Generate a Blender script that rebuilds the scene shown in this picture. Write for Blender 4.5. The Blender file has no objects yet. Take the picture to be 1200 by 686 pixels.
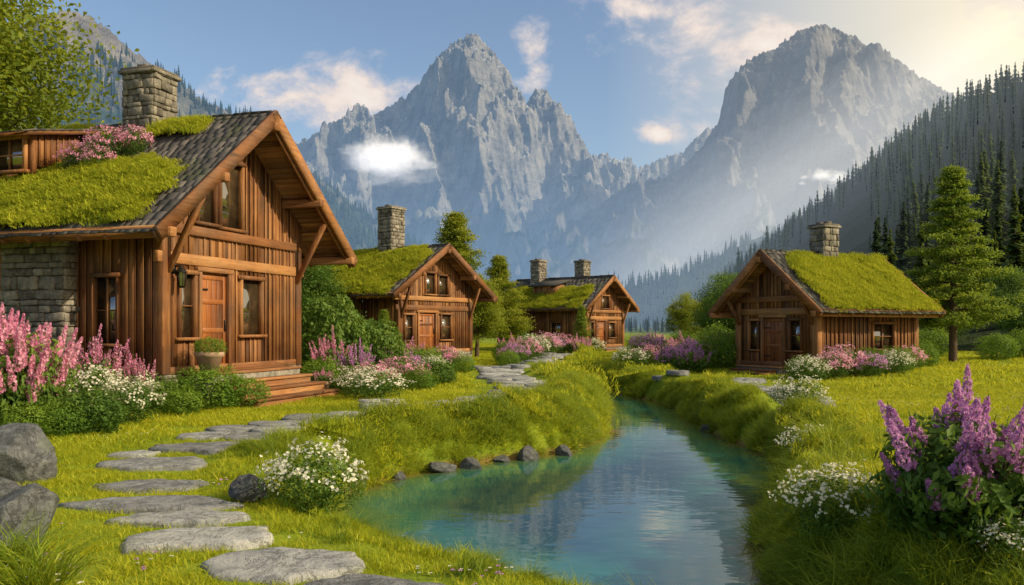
import bpy, math, random, bmesh
import numpy as np
from mathutils import Vector, Matrix, Euler
rs=np.random.RandomState(7); random.seed(7)
scene=bpy.context.scene
COL=scene.collection
# ------------------------------------------------------------------ noise
_P=np.random.RandomState(3).permutation(512).astype(np.int64); _P=np.concatenate([_P,_P])
_A=np.random.RandomState(4).rand(1024)*2*np.pi; _GX=np.cos(_A); _GY=np.sin(_A)
def pn(x,y,seed=0):
    x=np.asarray(x,float)+seed*17.13; y=np.asarray(y,float)+seed*5.71
    xi=np.floor(x).astype(np.int64); yi=np.floor(y).astype(np.int64)
    xf=x-xi; yf=y-yi; u=xf*xf*xf*(xf*(xf*6-15)+10); v=yf*yf*yf*(yf*(yf*6-15)+10)
    def g(a,b,dx,dy):
        h=_P[(_P[a&511]+b)&511]
        return _GX[h]*dx+_GY[h]*dy
    n00=g(xi,yi,xf,yf); n10=g(xi+1,yi,xf-1,yf); n01=g(xi,yi+1,xf,yf-1); n11=g(xi+1,yi+1,xf-1,yf-1)
    return (n00*(1-u)+n10*u)*(1-v)+(n01*(1-u)+n11*u)*v
def fbm(x,y,o=4,seed=0,gain=.5):
    s=0;a=1.
    for i in range(o):
        s=s+a*pn(x*2**i,y*2**i,seed+i); a*=gain
    return s
def ridged(x,y,o=5,seed=0,gain=.5):
    s=0;a=1.;t=0
    for i in range(o):
        s=s+a*(1-np.abs(pn(x*2**i,y*2**i,seed+i))*2); t+=a; a*=gain
    return s/t
def sstep(a,b,x):
    t=np.clip((x-a)/(b-a),0,1); return t*t*(3-2*t)
# ------------------------------------------------------------------ mesh builder
class MB:
    def __init__(s): s.V=[];s.F=[];s.M=[];s.R=[];s.n=0
    def add(s,v,f,m=0,r=None):
        v=np.asarray(v,float).reshape(-1,3); f=np.asarray(f,np.int64)
        if len(f)==0: return
        s.V.append(v); s.F.append(f+s.n); s.n+=len(v)
        s.M.append(np.full(len(f),m,np.int32) if np.isscalar(m) else np.asarray(m,np.int32))
        if r is None: r=rs.rand()
        s.R.append(np.full(len(f),r,float) if np.isscalar(r) else np.asarray(r,float))
    def box(s,c,size,m=0,R=None,r=None):
        sx,sy,sz=[a/2 for a in size]
        v=np.array([(-sx,-sy,-sz),(sx,-sy,-sz),(sx,sy,-sz),(-sx,sy,-sz),(-sx,-sy,sz),(sx,-sy,sz),(sx,sy,sz),(-sx,sy,sz)])
        if R is not None: v=v@np.asarray(R).T
        s.add(v+np.asarray(c,float),[(0,3,2,1),(4,5,6,7),(0,1,5,4),(1,2,6,5),(2,3,7,6),(3,0,4,7)],m,r)
    def bb(s,x0,x1,y0,y1,z0,z1,m=0,r=None):
        s.box(((x0+x1)/2,(y0+y1)/2,(z0+z1)/2),(abs(x1-x0),abs(y1-y0),abs(z1-z0)),m,None,r)
    def beam(s,p,q,w,h,m=0,up=(0,0,1)):
        p=np.array(p,float);q=np.array(q,float);d=q-p;L=np.linalg.norm(d);d/=L
        x=np.cross(d,up);x/=np.linalg.norm(x);z=np.cross(x,d)
        s.box((p+q)/2,(w,L,h),m,np.stack([x,d,z],1))
    def tube(s,pts,rad,m=0,n=7,r=None):
        pts=np.array(pts,float); K=len(pts); vs=[]
        for i in range(K):
            d=pts[min(i+1,K-1)]-pts[max(i-1,0)]; d/=np.linalg.norm(d)+1e-9
            a=np.array([1.,0,0]) if abs(d[0])<.8 else np.array([0,1.,0])
            x=np.cross(d,a);x/=np.linalg.norm(x);y=np.cross(d,x)
            t=np.arange(n)*2*np.pi/n
            vs.append(pts[i]+rad[i]*(np.cos(t)[:,None]*x+np.sin(t)[:,None]*y))
        f=[(i*n+j,i*n+(j+1)%n,(i+1)*n+(j+1)%n,(i+1)*n+j) for i in range(K-1) for j in range(n)]
        s.add(np.concatenate(vs),f,m,r)
        s.add(vs[-1],[tuple(range(n))],m,r)
    def lathe(s,c,prof,m=0,n=20,r=None):
        vs=[];t=np.arange(n)*2*np.pi/n
        for (rr,z) in prof: vs.append(np.stack([c[0]+rr*np.cos(t),c[1]+rr*np.sin(t),np.full(n,c[2]+z)],1))
        K=len(prof)
        f=[(i*n+j,i*n+(j+1)%n,(i+1)*n+(j+1)%n,(i+1)*n+j) for i in range(K-1) for j in range(n)]
        s.add(np.concatenate(vs),f,m,r)
    def leaves(s,c,nrm,ln,wd,m=0,r=None,fold=.25):
        N=len(c)
        if N==0: return
        nrm=nrm/(np.linalg.norm(nrm,axis=1,keepdims=True)+1e-9)
        t=rs.randn(N,3); t-=nrm*np.sum(t*nrm,1,keepdims=True); t/=np.linalg.norm(t,axis=1,keepdims=True)+1e-9
        b=np.cross(nrm,t); ln=np.broadcast_to(ln,(N,))[:,None]; wd=np.broadcast_to(wd,(N,))[:,None]
        v=np.stack([c-t*ln*.5, c+b*wd*.5-t*ln*.05+nrm*wd*fold, c+t*ln*.5, c-b*wd*.5-t*ln*.05+nrm*wd*fold],1).reshape(-1,3)
        i=np.arange(N)*4
        f=np.concatenate([np.stack([i,i+1,i+2],1),np.stack([i,i+2,i+3],1)])
        if r is None: r=rs.rand(N)
        r=np.broadcast_to(r,(N,))
        if not np.isscalar(m): m=np.concatenate([m,m])
        s.add(v,f,m,np.concatenate([r,r]))
    def mesh(s,name,mats,smooth=False):
        me=bpy.data.meshes.new(name); V=np.concatenate(s.V)
        me.vertices.add(len(V)); me.vertices.foreach_set('co',V.ravel())
        loops=np.concatenate([f.ravel() for f in s.F]); tot=np.concatenate([np.full(len(f),f.shape[1]) for f in s.F])
        st=np.concatenate([[0],np.cumsum(tot)[:-1]])
        me.loops.add(len(loops)); me.loops.foreach_set('vertex_index',loops.astype(np.int32))
        me.polygons.add(len(tot)); me.polygons.foreach_set('loop_start',st.astype(np.int32))
        me.polygons.foreach_set('material_index',np.concatenate(s.M))
        if smooth: me.polygons.foreach_set('use_smooth',np.ones(len(tot),bool))
        for m in mats: me.materials.append(m)
        me.update(calc_edges=True)
        a=me.attributes.new('rnd','FLOAT','FACE'); a.data.foreach_set('value',np.concatenate(s.R).astype(np.float32))
        return me
def put(name,me,loc=(0,0,0),rz=0,sc=1,parent=None):
    o=bpy.data.objects.new(name,me); COL.objects.link(o); o.location=loc; o.rotation_euler=(0,0,rz)
    o.scale=(sc,sc,sc) if np.isscalar(sc) else sc
    if parent: o.parent=parent
    return o
def empty(name,loc,rz=0):
    o=bpy.data.objects.new(name,None); COL.objects.link(o); o.location=loc;o.rotation_euler=(0,0,rz); o.empty_display_size=.5; return o
# ------------------------------------------------------------------ materials
def newmat(name):
    m=bpy.data.materials.new(name); m.use_nodes=True; nt=m.node_tree
    try: m.cycles.emission_sampling='NONE'
    except Exception: pass
    for n in list(nt.nodes): nt.nodes.remove(n)
    return m,nt,nt.nodes,nt.links
def ramp(nt,fac,stops):
    r=nt.nodes.new('ShaderNodeValToRGB'); e=r.color_ramp.elements
    while len(e)<len(stops): e.new(.5)
    for i,(p,c) in enumerate(stops): e[i].position=p; e[i].color=(c[0],c[1],c[2],1)
    nt.links.new(fac,r.inputs[0]); return r.outputs[0]
def mth(nt,op,a,b=None,c=None,clamp=False):
    n=nt.nodes.new('ShaderNodeMath'); n.operation=op; n.use_clamp=clamp
    for i,v in enumerate((a,b,c)):
        if v is None: continue
        if isinstance(v,(int,float)): n.inputs[i].default_value=v
        else: nt.links.new(v,n.inputs[i])
    return n.outputs[0]
def mixc(nt,f,a,b,mode='MIX'):
    n=nt.nodes.new('ShaderNodeMix'); n.data_type='RGBA'; n.blend_type=mode
    for s,v in ((0,f),(6,a),(7,b)):
        if isinstance(v,(int,float)): n.inputs[s].default_value=v
        elif isinstance(v,tuple): n.inputs[s].default_value=(v[0],v[1],v[2],1)
        else: nt.links.new(v,n.inputs[s])
    return n.outputs[2]
def noise(nt,vec,scale,detail=4,rough=.55,dist=0,mapscale=None):
    if mapscale:
        mp=nt.nodes.new('ShaderNodeMapping'); mp.inputs['Scale'].default_value=mapscale; nt.links.new(vec,mp.inputs[0]); vec=mp.outputs[0]
    n=nt.nodes.new('ShaderNodeTexNoise'); n.inputs['Scale'].default_value=scale; n.inputs['Detail'].default_value=detail
    n.inputs['Roughness'].default_value=rough; n.inputs['Distortion'].default_value=dist; nt.links.new(vec,n.inputs['Vector']); return n.outputs[0]
def objc(nt): return nt.nodes.new('ShaderNodeTexCoord').outputs['Object']
def pos(nt): return nt.nodes.new('ShaderNodeNewGeometry').outputs['Position']
def attr(nt,name='rnd'):
    a=nt.nodes.new('ShaderNodeAttribute'); a.attribute_name=name; return a.outputs['Fac']
def bump(nt,h,st=.5,dist=.02):
    b=nt.nodes.new('ShaderNodeBump'); b.inputs['Strength'].default_value=st; b.inputs['Distance'].default_value=dist; nt.links.new(h,b.inputs['Height']); return b.outputs[0]
def pbsdf(nt,col,rough=.8,normal=None,spec=.3,metal=0):
    p=nt.nodes.new('ShaderNodeBsdfPrincipled')
    if isinstance(col,tuple): p.inputs['Base Color'].default_value=(*col,1)
    else: nt.links.new(col,p.inputs['Base Color'])
    if isinstance(rough,(int,float)): p.inputs['Roughness'].default_value=rough
    else: nt.links.new(rough,p.inputs['Roughness'])
    p.inputs['Specular IOR Level'].default_value=spec; p.inputs['Metallic'].default_value=metal
    if normal: nt.links.new(normal,p.inputs['Normal'])
    return p
def out(nt,sh,painted_haze=False):
    o=nt.nodes.new('ShaderNodeOutputMaterial')
    if painted_haze:  # aerial haze painted on as emission, by world-space distance from the village and altitude
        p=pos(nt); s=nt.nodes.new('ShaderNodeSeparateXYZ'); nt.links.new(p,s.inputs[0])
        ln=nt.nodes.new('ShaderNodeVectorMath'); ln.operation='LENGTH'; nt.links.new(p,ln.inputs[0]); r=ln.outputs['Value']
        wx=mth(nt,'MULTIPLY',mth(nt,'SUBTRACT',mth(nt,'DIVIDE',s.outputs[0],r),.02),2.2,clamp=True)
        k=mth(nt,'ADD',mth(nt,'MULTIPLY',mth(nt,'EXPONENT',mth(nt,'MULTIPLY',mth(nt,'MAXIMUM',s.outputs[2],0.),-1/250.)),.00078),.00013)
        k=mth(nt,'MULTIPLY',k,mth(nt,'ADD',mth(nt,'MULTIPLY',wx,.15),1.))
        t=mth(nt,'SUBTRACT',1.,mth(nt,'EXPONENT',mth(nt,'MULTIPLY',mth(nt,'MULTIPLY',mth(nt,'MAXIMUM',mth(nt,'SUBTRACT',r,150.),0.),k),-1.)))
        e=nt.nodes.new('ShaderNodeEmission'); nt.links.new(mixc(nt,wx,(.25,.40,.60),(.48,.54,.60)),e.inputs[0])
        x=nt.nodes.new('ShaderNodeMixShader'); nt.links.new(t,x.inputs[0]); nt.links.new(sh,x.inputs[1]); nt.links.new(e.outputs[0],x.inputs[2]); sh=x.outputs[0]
    nt.links.new(sh,o.inputs[0]); return o
def leafmat(name,c1,c2,c3,trans=.35,rough=.6,wscale=.6,painted_haze=False):
    m,nt,N,L=newmat(name)
    oi=nt.nodes.new('ShaderNodeObjectInfo').outputs['Random']
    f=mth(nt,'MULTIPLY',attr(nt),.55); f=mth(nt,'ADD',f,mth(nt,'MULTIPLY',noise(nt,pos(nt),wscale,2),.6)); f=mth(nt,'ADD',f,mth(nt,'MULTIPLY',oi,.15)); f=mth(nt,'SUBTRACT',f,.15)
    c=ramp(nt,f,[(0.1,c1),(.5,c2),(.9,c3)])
    p=pbsdf(nt,c,rough,spec=.25)
    t=nt.nodes.new('ShaderNodeBsdfTranslucent'); L.new(mixc(nt,.5,c,(c3[0]*1.3,c3[1]*1.3,c3[2]),'MIX'),t.inputs[0])
    x=nt.nodes.new('ShaderNodeMixShader'); x.inputs[0].default_value=trans; L.new(p.outputs[0],x.inputs[1]); L.new(t.outputs[0],x.inputs[2]); out(nt,x.outputs[0],painted_haze); return m
def woodmat(name,cols,ms,rough=.7,bs=.6):
    m,nt,N,L=newmat(name); oc=objc(nt)
    g=noise(nt,oc,1,6,.7,1.2,ms); g2=noise(nt,oc,1.1,4,.55)
    f=mth(nt,'ADD',mth(nt,'MULTIPLY',g,.8),mth(nt,'MULTIPLY',attr(nt),.42)); f=mth(nt,'ADD',f,mth(nt,'MULTIPLY',g2,.5)); f=mth(nt,'SUBTRACT',f,.40)
    c=ramp(nt,f,[(.10,cols[0]),(.45,cols[1]),(.85,cols[2])])
    gy=ramp(nt,noise(nt,oc,.9,5,.6),[(.45,(0,0,0)),(.62,(1,1,1))])
    c=mixc(nt,mth(nt,'MULTIPLY',gy,.30),c,mixc(nt,g,(.035,.027,.022),(.21,.17,.13)))
    p=pbsdf(nt,c,rough,bump(nt,g,bs,.025),.3); out(nt,p.outputs[0]); return m
WC=[(.035,.013,.006),(.20,.078,.026),(.50,.24,.09)]
wood_v=woodmat('weathered_planks',WC,(10,10,.7))
wood_x=woodmat('beam_wood_x',[(.05,.019,.008),(.25,.10,.034),(.54,.27,.10)],(.7,10,10))
wood_y=woodmat('beam_wood_y',[(.05,.019,.008),(.22,.09,.031),(.50,.24,.09)],(10,.7,10))
door_w=woodmat('door_wood',[(.06,.018,.006),(.25,.078,.021),(.42,.16,.045)],(10,10,.8),.45,.3)
def mk_shingle():
    m,nt,N,L=newmat('roof_shingles'); oc=objc(nt)
    g=noise(nt,oc,3,5,.7); f=mth(nt,'ADD',mth(nt,'MULTIPLY',attr(nt),.6),mth(nt,'MULTIPLY',g,.5)); f=mth(nt,'SUBTRACT',f,.1)
    c=ramp(nt,f,[(.1,(.028,.027,.028)),(.5,(.075,.068,.068)),(.9,(.16,.14,.125))])
    c=mixc(nt,mth(nt,'MULTIPLY',ramp(nt,noise(nt,oc,1.1,4),[(.52,(0,0,0)),(.68,(1,1,1))]),.5),c,(.06,.08,.02))
    out(nt,pbsdf(nt,c,.85,bump(nt,noise(nt,oc,30,4),.5,.01)).outputs[0]); return m
shingle=mk_shingle()
def mk_stone(name,c0,c1,c2,sc=1,mossy=.4,bs=.7):
    m,nt,N,L=newmat(name); oc=objc(nt)
    g=noise(nt,oc,4*sc,8,.7); f=mth(nt,'ADD',mth(nt,'MULTIPLY',attr(nt),.45),mth(nt,'MULTIPLY',g,1.2)); f=mth(nt,'SUBTRACT',f,.38)
    c=ramp(nt,f,[(.1,c0),(.5,c1),(.9,c2)])
    cr=ramp(nt,noise(nt,oc,2.2*sc,6,.75,.8),[(.475,(1,1,1)),(.5,(0,0,0)),(.525,(1,1,1))])
    c=mixc(nt,.4,c,mixc(nt,cr,(c0[0]*.5,c0[1]*.5,c0[2]*.5),c))
    if mossy>0:
        k=ramp(nt,noise(nt,oc,1.7*sc,6,.65),[(.54,(0,0,0)),(.64,(1,1,1))]); c=mixc(nt,mth(nt,'MULTIPLY',k,mossy),c,(.08,.11,.03))
    h=mth(nt,'ADD',g,mth(nt,'MULTIPLY',noise(nt,oc,22*sc,5,.7),.4)); h=mth(nt,'ADD',h,mth(nt,'MULTIPLY',cr,.15))
    out(nt,pbsdf(nt,c,.85,bump(nt,h,bs,.06)).outputs[0]); return m
stone=mk_stone('masonry_stone',(.08,.07,.06),(.25,.225,.19),(.48,.42,.34),1.5,.15)
rock=mk_stone('boulder_rock',(.09,.095,.10),(.23,.24,.25),(.40,.40,.39),.7,.35,1.)
flag=mk_stone('flagstone',(.12,.125,.135),(.32,.325,.33),(.54,.53,.50),.8,.20,1.)
def simple(name,c,rough=.5,metal=0,spec=.4):
    m,nt,N,L=newmat(name); k=noise(nt,objc(nt),7,4)
    cc=mixc(nt,k,tuple(a*.7 for a in c),tuple(a*1.25 for a in c)); out(nt,pbsdf(nt,cc,rough,None,spec,metal).outputs[0]); return m
mortar=simple('mortar',(.12,.10,.085),.9)
iron=simple('black_iron',(.03,.028,.025),.45,.6)
terracotta=simple('terracotta',(.38,.25,.17),.75)
def mk_glass():
    m,nt,N,L=newmat('window_glass'); k=noise(nt,objc(nt),1.3,3)
    c=ramp(nt,k,[(.35,(.015,.014,.012)),(.6,(.08,.055,.03)),(.75,(.15,.10,.05))])
    p=pbsdf(nt,c,.04,bump(nt,noise(nt,objc(nt),2.5,2),.08,.05),1.0); p.inputs['IOR'].default_value=2.2; out(nt,p.outputs[0]); return m
glass=mk_glass()
g_lawn=leafmat('grass_blades',(.11,.18,.008),(.34,.40,.015),(.62,.56,.04),.45,.55,.35)
g_long=leafmat('long_grass',(.055,.12,.010),(.19,.28,.016),(.44,.45,.035),.42,.5,.8)
g_moss=leafmat('moss',(.12,.18,.010),(.31,.36,.018),(.58,.54,.045),.35,.8,1.2)
l_green=leafmat('leaf_green',(.03,.08,.012),(.08,.16,.022),(.19,.27,.04),.35)
l_box=leafmat('boxwood_leaf',(.04,.11,.012),(.12,.22,.022),(.25,.35,.035),.35)
l_pine=leafmat('pine_needles',(.04,.10,.016),(.15,.24,.028),(.36,.41,.05),.4)
l_sun=leafmat('bright_leaf',(.06,.12,.012),(.20,.26,.022),(.40,.40,.045),.45)
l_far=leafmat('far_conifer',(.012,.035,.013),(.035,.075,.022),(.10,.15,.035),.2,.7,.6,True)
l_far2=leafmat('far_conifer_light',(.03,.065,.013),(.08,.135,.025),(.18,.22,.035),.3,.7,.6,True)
f_pink=leafmat('pink_petals',(.55,.14,.33),(.74,.30,.50),(.85,.52,.66),.4)
f_purp=leafmat('purple_petals',(.32,.10,.38),(.56,.24,.58),(.76,.46,.75),.4)
f_white=leafmat('white_petals',(.6,.55,.42),(.76,.73,.62),(.85,.82,.76),.35)
bark=mk_stone('bark',(.035,.022,.014),(.10,.065,.042),(.18,.12,.08),2,.2)
# ------------------------------------------------------------------ river & terrain
def catmull(P,k):
    P=np.array(P,float); n=len(P); o=[]
    for i in range(n-1):
        g=(lambda j:P[min(max(j,0),n-1)])
        p0,p1,p2,p3=g(i-1),g(i),g(i+1),g(i+2)
        for t in np.arange(k)/k:
            o.append(.5*((2*p1)+(-p0+p2)*t+(2*p0-5*p1+4*p2-p3)*t*t+(-p0+3*p1-3*p2+p3)*t**3))
    o.append(P[-1])
    return np.array(o)
WL=-.65
RL=[(3.6,-12),(2.4,0),(1.8,5.4),(.65,7.9),(-.5,8.9),(-1.6,10.2),(-2.45,11.6),(-2.8,13),(-2.4,14.4),(-1.74,15.8),(-.67,16.8),(1.1,18.4),(2.2,21.5),(2.7,26),(3.3,30.6),(2.7,35),(1.9,40),(2.2,48),(3.5,60)]
RR=[(4.3,60),(3.2,48),(3.0,41),(4.1,36),(5.0,31.5),(5.4,28.5),(5.2,24),(5.1,20.8),(5.4,17.5),(4.9,14.9),(3.8,12.1),(3.05,10.2),(2.75,8.2),(3.4,5),(4.4,0),(6.4,-12)]
RIV=np.array(catmull(RL,4).tolist()+catmull(RR,4).tolist())
def sdist(x,y):
    x=np.asarray(x,float); shp=x.shape; x=x.ravel(); y=np.asarray(y,float).ravel(); A=RIV; B=np.roll(RIV,-1,0)
    d2=np.full(x.shape,1e9); ins=np.zeros(x.shape,bool)
    for a,b in zip(A,B):
        e=b-a; t=np.clip(((x-a[0])*e[0]+(y-a[1])*e[1])/(e@e+1e-12),0,1)
        d2=np.minimum(d2,(x-a[0]-t*e[0])**2+(y-a[1]-t*e[1])**2)
        if a[1]!=b[1]:
            c=((a[1]>y)!=(b[1]>y))&(x<(b[0]-a[0])*(y-a[1])/(b[1]-a[1])+a[0]); ins^=c
    d=np.sqrt(d2); return np.where(ins,-d,d).reshape(shp)
def terr(x,y,sd=None):
    x=np.asarray(x,float); y=np.asarray(y,float)
    if sd is None: sd=sdist(x,y)
    near=sstep(15,9,y)*sstep(1.5,0,x-np.interp(y,[4,8,14],[1.4,0.3,-2.5]))
    w=.95+near*.9
    base=.10*fbm(x*.13,y*.13,3,5)+.03*fbm(x*.9,y*.9,2,9)*sstep(70,30,y)
    base=base+sstep(8,26,x)*.35*sstep(10,25,y)-near*.08+.15*sstep(1.9,.9,sd)*(1-near)
    lump=np.abs(pn(x*.95,y*.95,21))*1.0+.3*np.abs(pn(x*2.1,y*2.1,25))
    base=base+.62*(lump-.12)*sstep(.05,.5,sd)*sstep(2.3,1.0,sd)*(1-near*.75)
    base=base+sstep(150,900,y)*4
    w=w+.5*pn(x*.9,y*.9,3)
    t=np.clip(sd/w,0,1)
    z=WL-.03+(base-WL+.03)*(1-(1-t)**2.8)
    zin=WL-.03+np.maximum(sd*.55,-.9)
    return np.where(sd<0,zin,z)
def axis(lo,hi,fine0,fine1,st,gr=1.12):
    c=list(np.arange(fine0,fine1,st)); l=[];v=fine0;s=st
    while v>lo: s*=gr; v-=s; l.append(v)
    r=[];v=c[-1];s=st
    while v<hi: s*=gr; v+=s; r.append(v)
    return np.array(l[::-1]+c+r)
gx=axis(-4200,4200,-11,13,.11,1.11); gy=axis(-300,6500,4,36,.13,1.10)
X,Y=np.meshgrid(gx,gy); Z=terr(X,Y)
def gridmesh(name,X,Y,Z,mat,smooth=True):
    nv,nu=X.shape; idx=np.arange(nv*nu).reshape(nv,nu)
    f=np.stack([idx[:-1,:-1],idx[:-1,1:],idx[1:,1:],idx[1:,:-1]],-1).reshape(-1,4)
    b=MB(); b.add(np.stack([X,Y,Z],-1).reshape(-1,3),f,0,.5); return b.mesh(name,[mat] if mat else [],smooth)
def mk_ground():
    m,nt,N,L=newmat('meadow_soil'); p=pos(nt)
    n1=noise(nt,p,.35,5); n2=noise(nt,p,9,5,.7)
    c=ramp(nt,mth(nt,'ADD',mth(nt,'MULTIPLY',n1,.6),mth(nt,'MULTIPLY',n2,.4)),[(.3,(.07,.12,.01)),(.5,(.17,.23,.015)),(.7,(.30,.32,.03))])
    s=nt.nodes.new('ShaderNodeSeparateXYZ'); L.new(p,s.inputs[0])
    mr=nt.nodes.new('ShaderNodeMapRange'); mr.inputs[1].default_value=-.62; mr.inputs[2].default_value=-.48; L.new(mth(nt,'ADD',s.outputs[2],mth(nt,'MULTIPLY',mth(nt,'SUBTRACT',n2,.5),.2)),mr.inputs[0])
    c=mixc(nt,mr.outputs[0],(.19,.12,.045),c)
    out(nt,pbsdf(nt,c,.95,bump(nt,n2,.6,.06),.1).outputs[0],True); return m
put('ground',gridmesh('ground',X,Y,Z,mk_ground()))
wx=np.arange(-4,8,.2); wy=np.concatenate([np.arange(-12,34,.25),np.arange(34,61,.6)])
WX,WY=np.meshgrid(wx,wy); wm_me=gridmesh('water',WX,WY,np.full(WX.shape,WL),None)
def mk_water():
    m,nt,N,L=newmat('stream_water'); p=pos(nt)
    n=noise(nt,p,.9,2,.5,.3,(1.4,2.6,1)); n2=noise(nt,p,4.5,3,.5,.5,(1,2,1))
    h=mth(nt,'ADD',mth(nt,'MULTIPLY',n,1.0),mth(nt,'MULTIPLY',n2,.14))
    a=attr(nt,'shore')
    c=ramp(nt,mth(nt,'ADD',a,mth(nt,'MULTIPLY',mth(nt,'SUBTRACT',noise(nt,p,1.3,5),.5),.5)),[(.02,(.17,.13,.035)),(.15,(.07,.14,.05)),(.38,(.02,.13,.10)),(.85,(.004,.040,.062))])
    q=pbsdf(nt,c,.02,bump(nt,h,.11,.05),.6); q.inputs['IOR'].default_value=1.6; out(nt,q.outputs[0]); return m
wm_me.materials.append(mk_water())
sh=np.clip(-sdist(WX,WY)/2.5,0,1); a=wm_me.attributes.new('shore','FLOAT','POINT'); a.data.foreach_set('value',sh.ravel().astype(np.float32))
put('water',wm_me)
# ------------------------------------------------------------------ scatter
def scatter(name,pts,rots,scl,tid,temps,parent=None):
    n=len(pts); me=bpy.data.meshes.new(name); me.vertices.add(n); me.vertices.foreach_set('co',np.asarray(pts,float).ravel())
    a=me.attributes.new('rot','FLOAT_VECTOR','POINT'); a.data.foreach_set('vector',np.asarray(rots,np.float32).ravel())
    a=me.attributes.new('scl','FLOAT','POINT'); a.data.foreach_set('value',np.asarray(scl,np.float32))
    a=me.attributes.new('tid','INT','POINT'); a.data.foreach_set('value',np.asarray(tid,np.int32))
    c=bpy.data.collections.new(name+'_kinds')
    for i,t in enumerate(temps): c.objects.link(bpy.data.objects.new('%s_kind_%02d'%(name,i),t))
    ng=bpy.data.node_groups.new(name+'_scatter','GeometryNodeTree')
    ng.interface.new_socket('Geometry',in_out='INPUT',socket_type='NodeSocketGeometry'); ng.interface.new_socket('Geometry',in_out='OUTPUT',socket_type='NodeSocketGeometry')
    gi=ng.nodes.new('NodeGroupInput'); go=ng.nodes.new('NodeGroupOutput'); ip=ng.nodes.new('GeometryNodeInstanceOnPoints'); ci=ng.nodes.new('GeometryNodeCollectionInfo')
    ci.inputs['Collection'].default_value=c; ci.inputs['Separate Children'].default_value=True; ci.inputs['Reset Children'].default_value=True
    def na(nm,t):
        q=ng.nodes.new('GeometryNodeInputNamedAttribute'); q.data_type=t; q.inputs['Name'].default_value=nm
        return [o for o in q.outputs if o.enabled and o.name=='Attribute'][0]
    e=ng.nodes.new('FunctionNodeEulerToRotation'); L=ng.links
    L.new(na('rot','FLOAT_VECTOR'),e.inputs[0]); L.new(e.outputs[0],ip.inputs['Rotation']); L.new(na('scl','FLOAT'),ip.inputs['Scale']); L.new(na('tid','INT'),ip.inputs['Instance Index'])
    ip.inputs['Pick Instance'].default_value=True
    L.new(gi.outputs[0],ip.inputs['Points']); L.new(ci.outputs[0],ip.inputs['Instance']); L.new(ip.outputs[0],go.inputs[0])
    o=put(name,me,parent=parent); md=o.modifiers.new('scatter','NODES'); md.node_group=ng; return o
def blades(name,n,rad,h,hv,wd,lean,mat,seed):
    r=np.random.RandomState(seed); a=r.rand(n)*2*np.pi; q=np.sqrt(r.rand(n))*rad
    b=np.stack([q*np.cos(a),q*np.sin(a),np.zeros(n)-.02],1)
    d=r.rand(n)*2*np.pi; hh=h*(1+hv*(r.rand(n)*2-1)); ln=lean*hh*(.3+r.rand(n))
    dx=np.stack([np.cos(d),np.sin(d),0*d],1); fa=r.rand(n)*np.pi; w=np.stack([np.cos(fa),np.sin(fa),0*fa],1)*wd*(.6+.8*r.rand(n))[:,None]*.5
    m1=b+dx*ln[:,None]*.3+np.array([0,0,1])*hh[:,None]*.55; tp=b+dx*ln[:,None]+np.array([0,0,1])*(hh*(1-.25*lean*.5))[:,None]
    v=np.stack([b-w,b+w,m1+w*.8,m1-w*.8,tp],1).reshape(-1,3); i=np.arange(n)*5
    mb=MB(); rr=r.rand(n); mb.add(v,np.stack([i,i+1,i+2,i+3],1),0,rr)
    mb.V.append(np.zeros((0,3))); mb.F.append(np.stack([i+3,i+2,i+4],1)); mb.M.append(np.zeros(n,np.int32)); mb.R.append(rr)
    return mb.mesh(name,[mat])
T_lawn=[blades('lawn_tuft%d'%i,80,.2,.075,.5,.008,.9,g_lawn,i) for i in range(4)]
T_lawnp=[blades('lawn_patch%d'%i,560,.5,.08,.55,.009,.9,g_lawn,70+i) for i in range(4)]
T_lawnm=[blades('lawn_mid%d'%i,420,.55,.095,.55,.015,.9,g_lawn,80+i) for i in range(4)]
T_long=[blades('long_tuft%d'%i,210,.27,.27,.5,.012,1.1,g_long,10+i) for i in range(3)]
T_lawnf=[blades('lawn_far%d'%i,300,1.1,.13,.5,.035,.8,g_lawn,20+i) for i in range(3)]
# ------------------------------------------------------------------ path stones
stones=[(-1.1,6.5,.70,.42),(-2.0,7.35,.72,.47),(-3.0,8.25,.76,.43),(-3.5,9.15,.72,.30),(-4.2,9.95,.92,.44),(-4.75,11.15,.72,.46),(-5.4,12.75,.86,.5),(-5.1,14.3,.92,.55),(-6.1,13.7,.4,.25)]
def along(P,wd,jit):
    C=catmull(P,20); seg=np.r_[0,np.cumsum(np.linalg.norm(np.diff(C,axis=0),axis=1))]; s=.0;o=[];k=0
    while s<seg[-1]:
        x=np.interp(s,seg,C[:,0]);y=np.interp(s,seg,C[:,1]); x2=np.interp(s+.1,seg,C[:,0]);y2=np.interp(s+.1,seg,C[:,1])
        tx,ty=(x2-x)/.1,(y2-y)/.1
        for off in ((-.5,.5) if k%3!=2 else (0,)):
            o.append((x-ty*off*wd+rs.uniform(-jit,jit),y+tx*off*wd+rs.uniform(-jit,jit),wd*(.52 if off else .85),wd*.5))
        s+=wd*1.0;k+=1
    return o
path1=along([(-5.2,15.7),(-4.9,17.0),(-4.2,18.2),(-3.2,19.2),(-2.0,20.6),(-.9,22.2),(.1,25),(.45,28.6),(-.1,32.5),(-.5,36),(.2,42),(1.4,50),(3.0,58),(5,66)],.95,.06)
path2=along([(5.9,31.8),(6.6,30.8),(7.5,29),(8.3,26.5),(8.0,23.5),(7.0,21),(6.6,19)],.8,.05)
path3=along([(-2.6,19.9),(-3.2,21),(-3.4,22.4)],.6,.05); path4=along([(7.5,29),(8.4,31),(9.1,33)],.75,.05); path5=along([(-.5,36),(-.9,40),(-1.4,44)],.75,.05)
allst=stones+path1+path2+path3+path4+path5
sb=MB()
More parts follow.
